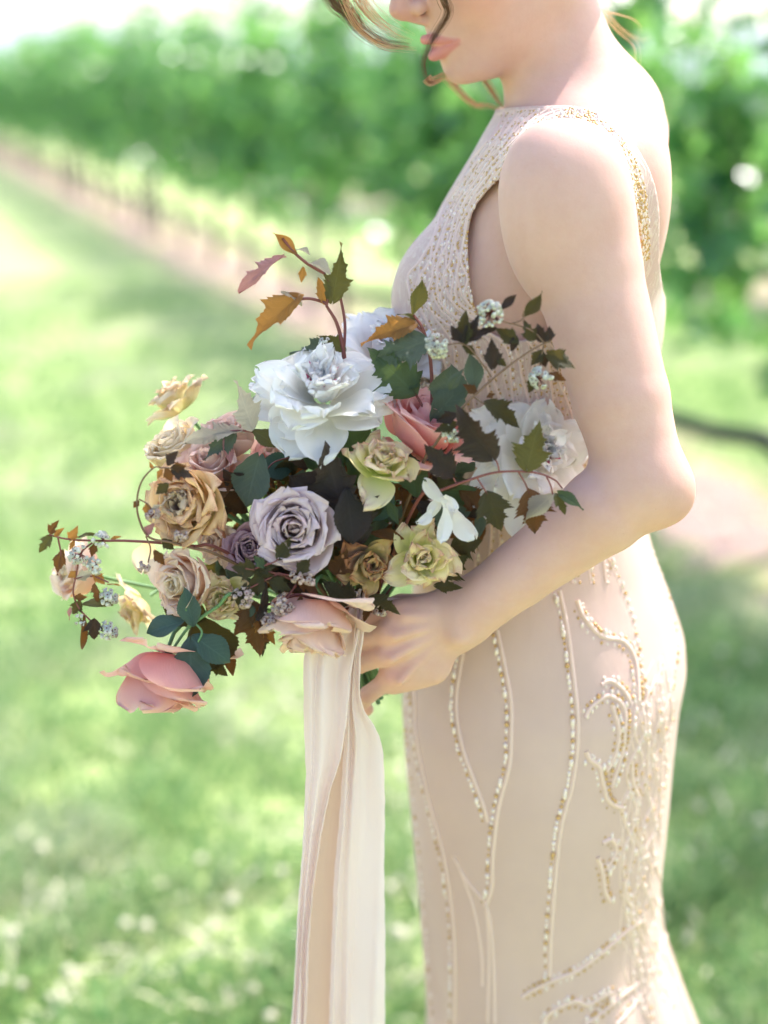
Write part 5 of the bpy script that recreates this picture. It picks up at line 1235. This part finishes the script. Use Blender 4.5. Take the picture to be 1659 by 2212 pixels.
for i in range(16):
    e = P(g.uniform(520, 980), g.uniform(1020, 1200), g.uniform(1.16, 1.22)); twig(root, [e, (e + TIE) / 2 + V3((0, .01, 0)), TIE + V3((g.uniform(-.01, .01), g.uniform(-.01, .01), 0))], .0013, .0018, (STEMG, STEMR, STEMB)[i % 3], 'stem')
# small sprig over the thumb
spray('small sprig with cream buds lying over her thumb', P(820, 1300, 1.12), [[(770, 1310, 1.13), (800, 1300, 1.12), (830, 1310, 1.115)]], [((800, 1298, 1.12), (858, 1316, 1.11), 'small', 'dark', (0, -.9, .7), .9), ((800, 1300, 1.12), (785, 1345, 1.11), 'small', 'rust', None, .8)], [(822, 1318, 1.11, .0062, 16), (765, 1290, 1.12, .005, 10)], mat_cl=TANB)
# the gathered stalks below her hand
root = empty('stem_bundle', TIE); tag(root, 'bundle of cut green stems gathered in her fist under the blooms', 'stems')
for i in range(22):
    a = i * 2.4; r_ = .0022 * math.sqrt(i) + .001; o1 = V3((math.cos(a) * r_, math.sin(a) * r_, 0)); e = P(800 + g.uniform(-8, 8), 1500 + g.uniform(-12, 14), 1.205)
    twig(root, [TIE + o1 + V3((-.005, 0, .035)), TIE + o1 * .8, e + o1 * 1.5], .0021, .0021, STEMG, 'stem')

# ------------------------------------------------------------------ silk ribbon
SILK = NT('ivory silk'); t = SILK; p = t.pos(); mp = t.n('ShaderNodeMapping', i_0=p); mp.inputs['Scale'].default_value = (1, 1, .2)
SILK = t.fin(t.mix(t.noise(9, 3, .6, p), (.80, .66, .62), (.88, .74, .70)), .5, .3, (.90, .70, .64), t.bump(t.math('ADD', t.noise(45, 3, .5, mp.outputs[0]), t.math('MULTIPLY', t.noise(900, 1, .5, p), .25)), .30, .002), spec=.35, sheen=.4)
t = NT('shade-painted peach silk'); SILK2 = t.fin((.70, .50, .38), .5, .3, (.80, .55, .40), t.bump(t.noise(60, 3), .2, .002), spec=.3, sheen=.3)  # darker copy of the silk; shade behind the tails painted as peach
def streamer(name, left, right, depth, folds_, mat, seed, n=120, m=56, amp=.006):
    """left/right: [(px, py)] edges; folds_: crest positions across the width"""
    g = np.random.default_rng(seed); L_, R_ = np.array(left, float), np.array(right, float)
    ys = np.linspace(max(L_[0, 1], R_[0, 1]), min(L_[-1, 1], R_[-1, 1]), n); V = []; U = []
    for i, y in enumerate(ys):
        xl, xr = np.interp(y, L_[:, 1], L_[:, 0]), np.interp(y, R_[:, 1], R_[:, 0]); dd = np.interp(y, [p_[0] for p_ in depth], [p_[1] for p_ in depth]); w = xr - xl
        edge = 1.0 * math.sin(y * .021 + seed) + .5 * math.sin(y * .11)
        for j in range(m):
            s = j / (m - 1); q = 0
            for (c, wd, h) in folds_:
                cc = c + .05 * math.sin(y * .004 + c * 9); q += h * math.exp(-((s - cc) / wd) ** 2)
            q += .015 * math.sin(s * 23 + y * .006) + .16 * math.sin(y * .011 + s * 4) + .13 * math.sin(y * .023 - s * 7 + seed) * math.sin(y * .005 + seed)
            grow = np.interp(y, [ys[0], ys[0] + 180, ys[-1]], [.65, 1, 1.1])
            x = xl + w * (s + .035 * math.sin(s * 14 + y * .008) * s * (1 - s) * 4) + (edge if j in (0, m - 1) else edge * .4)
            V.append(A(P(x, y, dd - amp * q * grow))); U.append((i / n, s))
    return link(name, new_mesh(name, V, grid_faces(n, m), uv=U), mat)
rib = empty('silk_ribbon', P(770, 1350, 1.13)); tag(rib, 'long ivory and shade-painted peach silk ribbon hanging from the bouquet beside the gown', 'ribbon')
def rc(o): o.parent = rib; o.matrix_parent_inverse = Matrix.Translation(-rib.location); return o
B_ = 2560
rc(streamer('ribbon_tail', [(765, 1272), (740, 1310), (665, 1385), (655, 1430), (655, 1553), (662, 1670), (653, 1820), (640, 2035), (629, 2212), (600, B_)],
            [(790, 1272), (786, 1310), (780, 1347), (769, 1403), (757, 1455), (748, 1562), (737, 1640), (713, 1713), (694, 1799), (679, 1906), (666, 2060), (661, 2212), (650, B_)],
            [(1272, 1.150), (1330, 1.130), (1500, 1.122), (2212, 1.135), (B_, 1.15)], [(.10, .13, .9), (.47, .15, 1.2), (.93, .10, .9)], SILK, 1, amp=.0105))
rc(streamer('ribbon_underside', [(700, 1500), (690, 1620), (668, 1800), (655, 1950), (645, 2212), (620, B_)], [(765, 1500), (760, 1640), (752, 1800), (745, 1950), (742, 2212), (735, B_)],
            [(1500, 1.150), (2212, 1.160), (B_, 1.17)], [(.5, .3, 1.0)], SILK2, 2, amp=.004))
rc(streamer('ribbon_tail', [(778, 1276), (768, 1340), (756, 1450), (748, 1560), (738, 1680), (730, 1800), (722, 1900), (715, 2035), (712, 2212), (700, B_)],
            [(800, 1276), (792, 1330), (778, 1420), (777, 1502), (790, 1540), (808, 1565), (821, 1590), (829, 1630), (831, 1777), (831, 1992), (833, 2212), (835, B_)],
            [(1276, 1.150), (1340, 1.125), (1500, 1.132), (1620, 1.140), (2212, 1.145), (B_, 1.16)], [(.05, .08, 1.3), (.33, .09, .9), (.85, .16, .45)], SILK, 3, amp=.0085))
# the wrap round the stalks
mb = MB()
for i in range(5):
    c = V3(P(775, 1345 + i * 16, 1.185)); rr = .017; pts = [c + V3((rr * math.cos(a), rr * .9 * math.sin(a), .003 * math.sin(a * 2 + i))) for a in np.linspace(0, 2 * math.pi, 26)]
    mb.tube(pts, .0046, 8)
rc(link('ribbon_wrap', mb.mesh('ribbon_wrap'), SILK))
V = []; 
for i in range(30):
    s = i / 29
    for j in range(8):
        f = j / 7; V.append(A(P(805 + 150 * s, 1288 + 10 * math.sin(s * 3) - 12 * s + f * 26, 1.150 + .05 * s + .006 * math.sin(s * 9 + f * 4))))
rc(link('ribbon_loop', new_mesh('ribbon_loop', V, grid_faces(30, 8)), SILK))
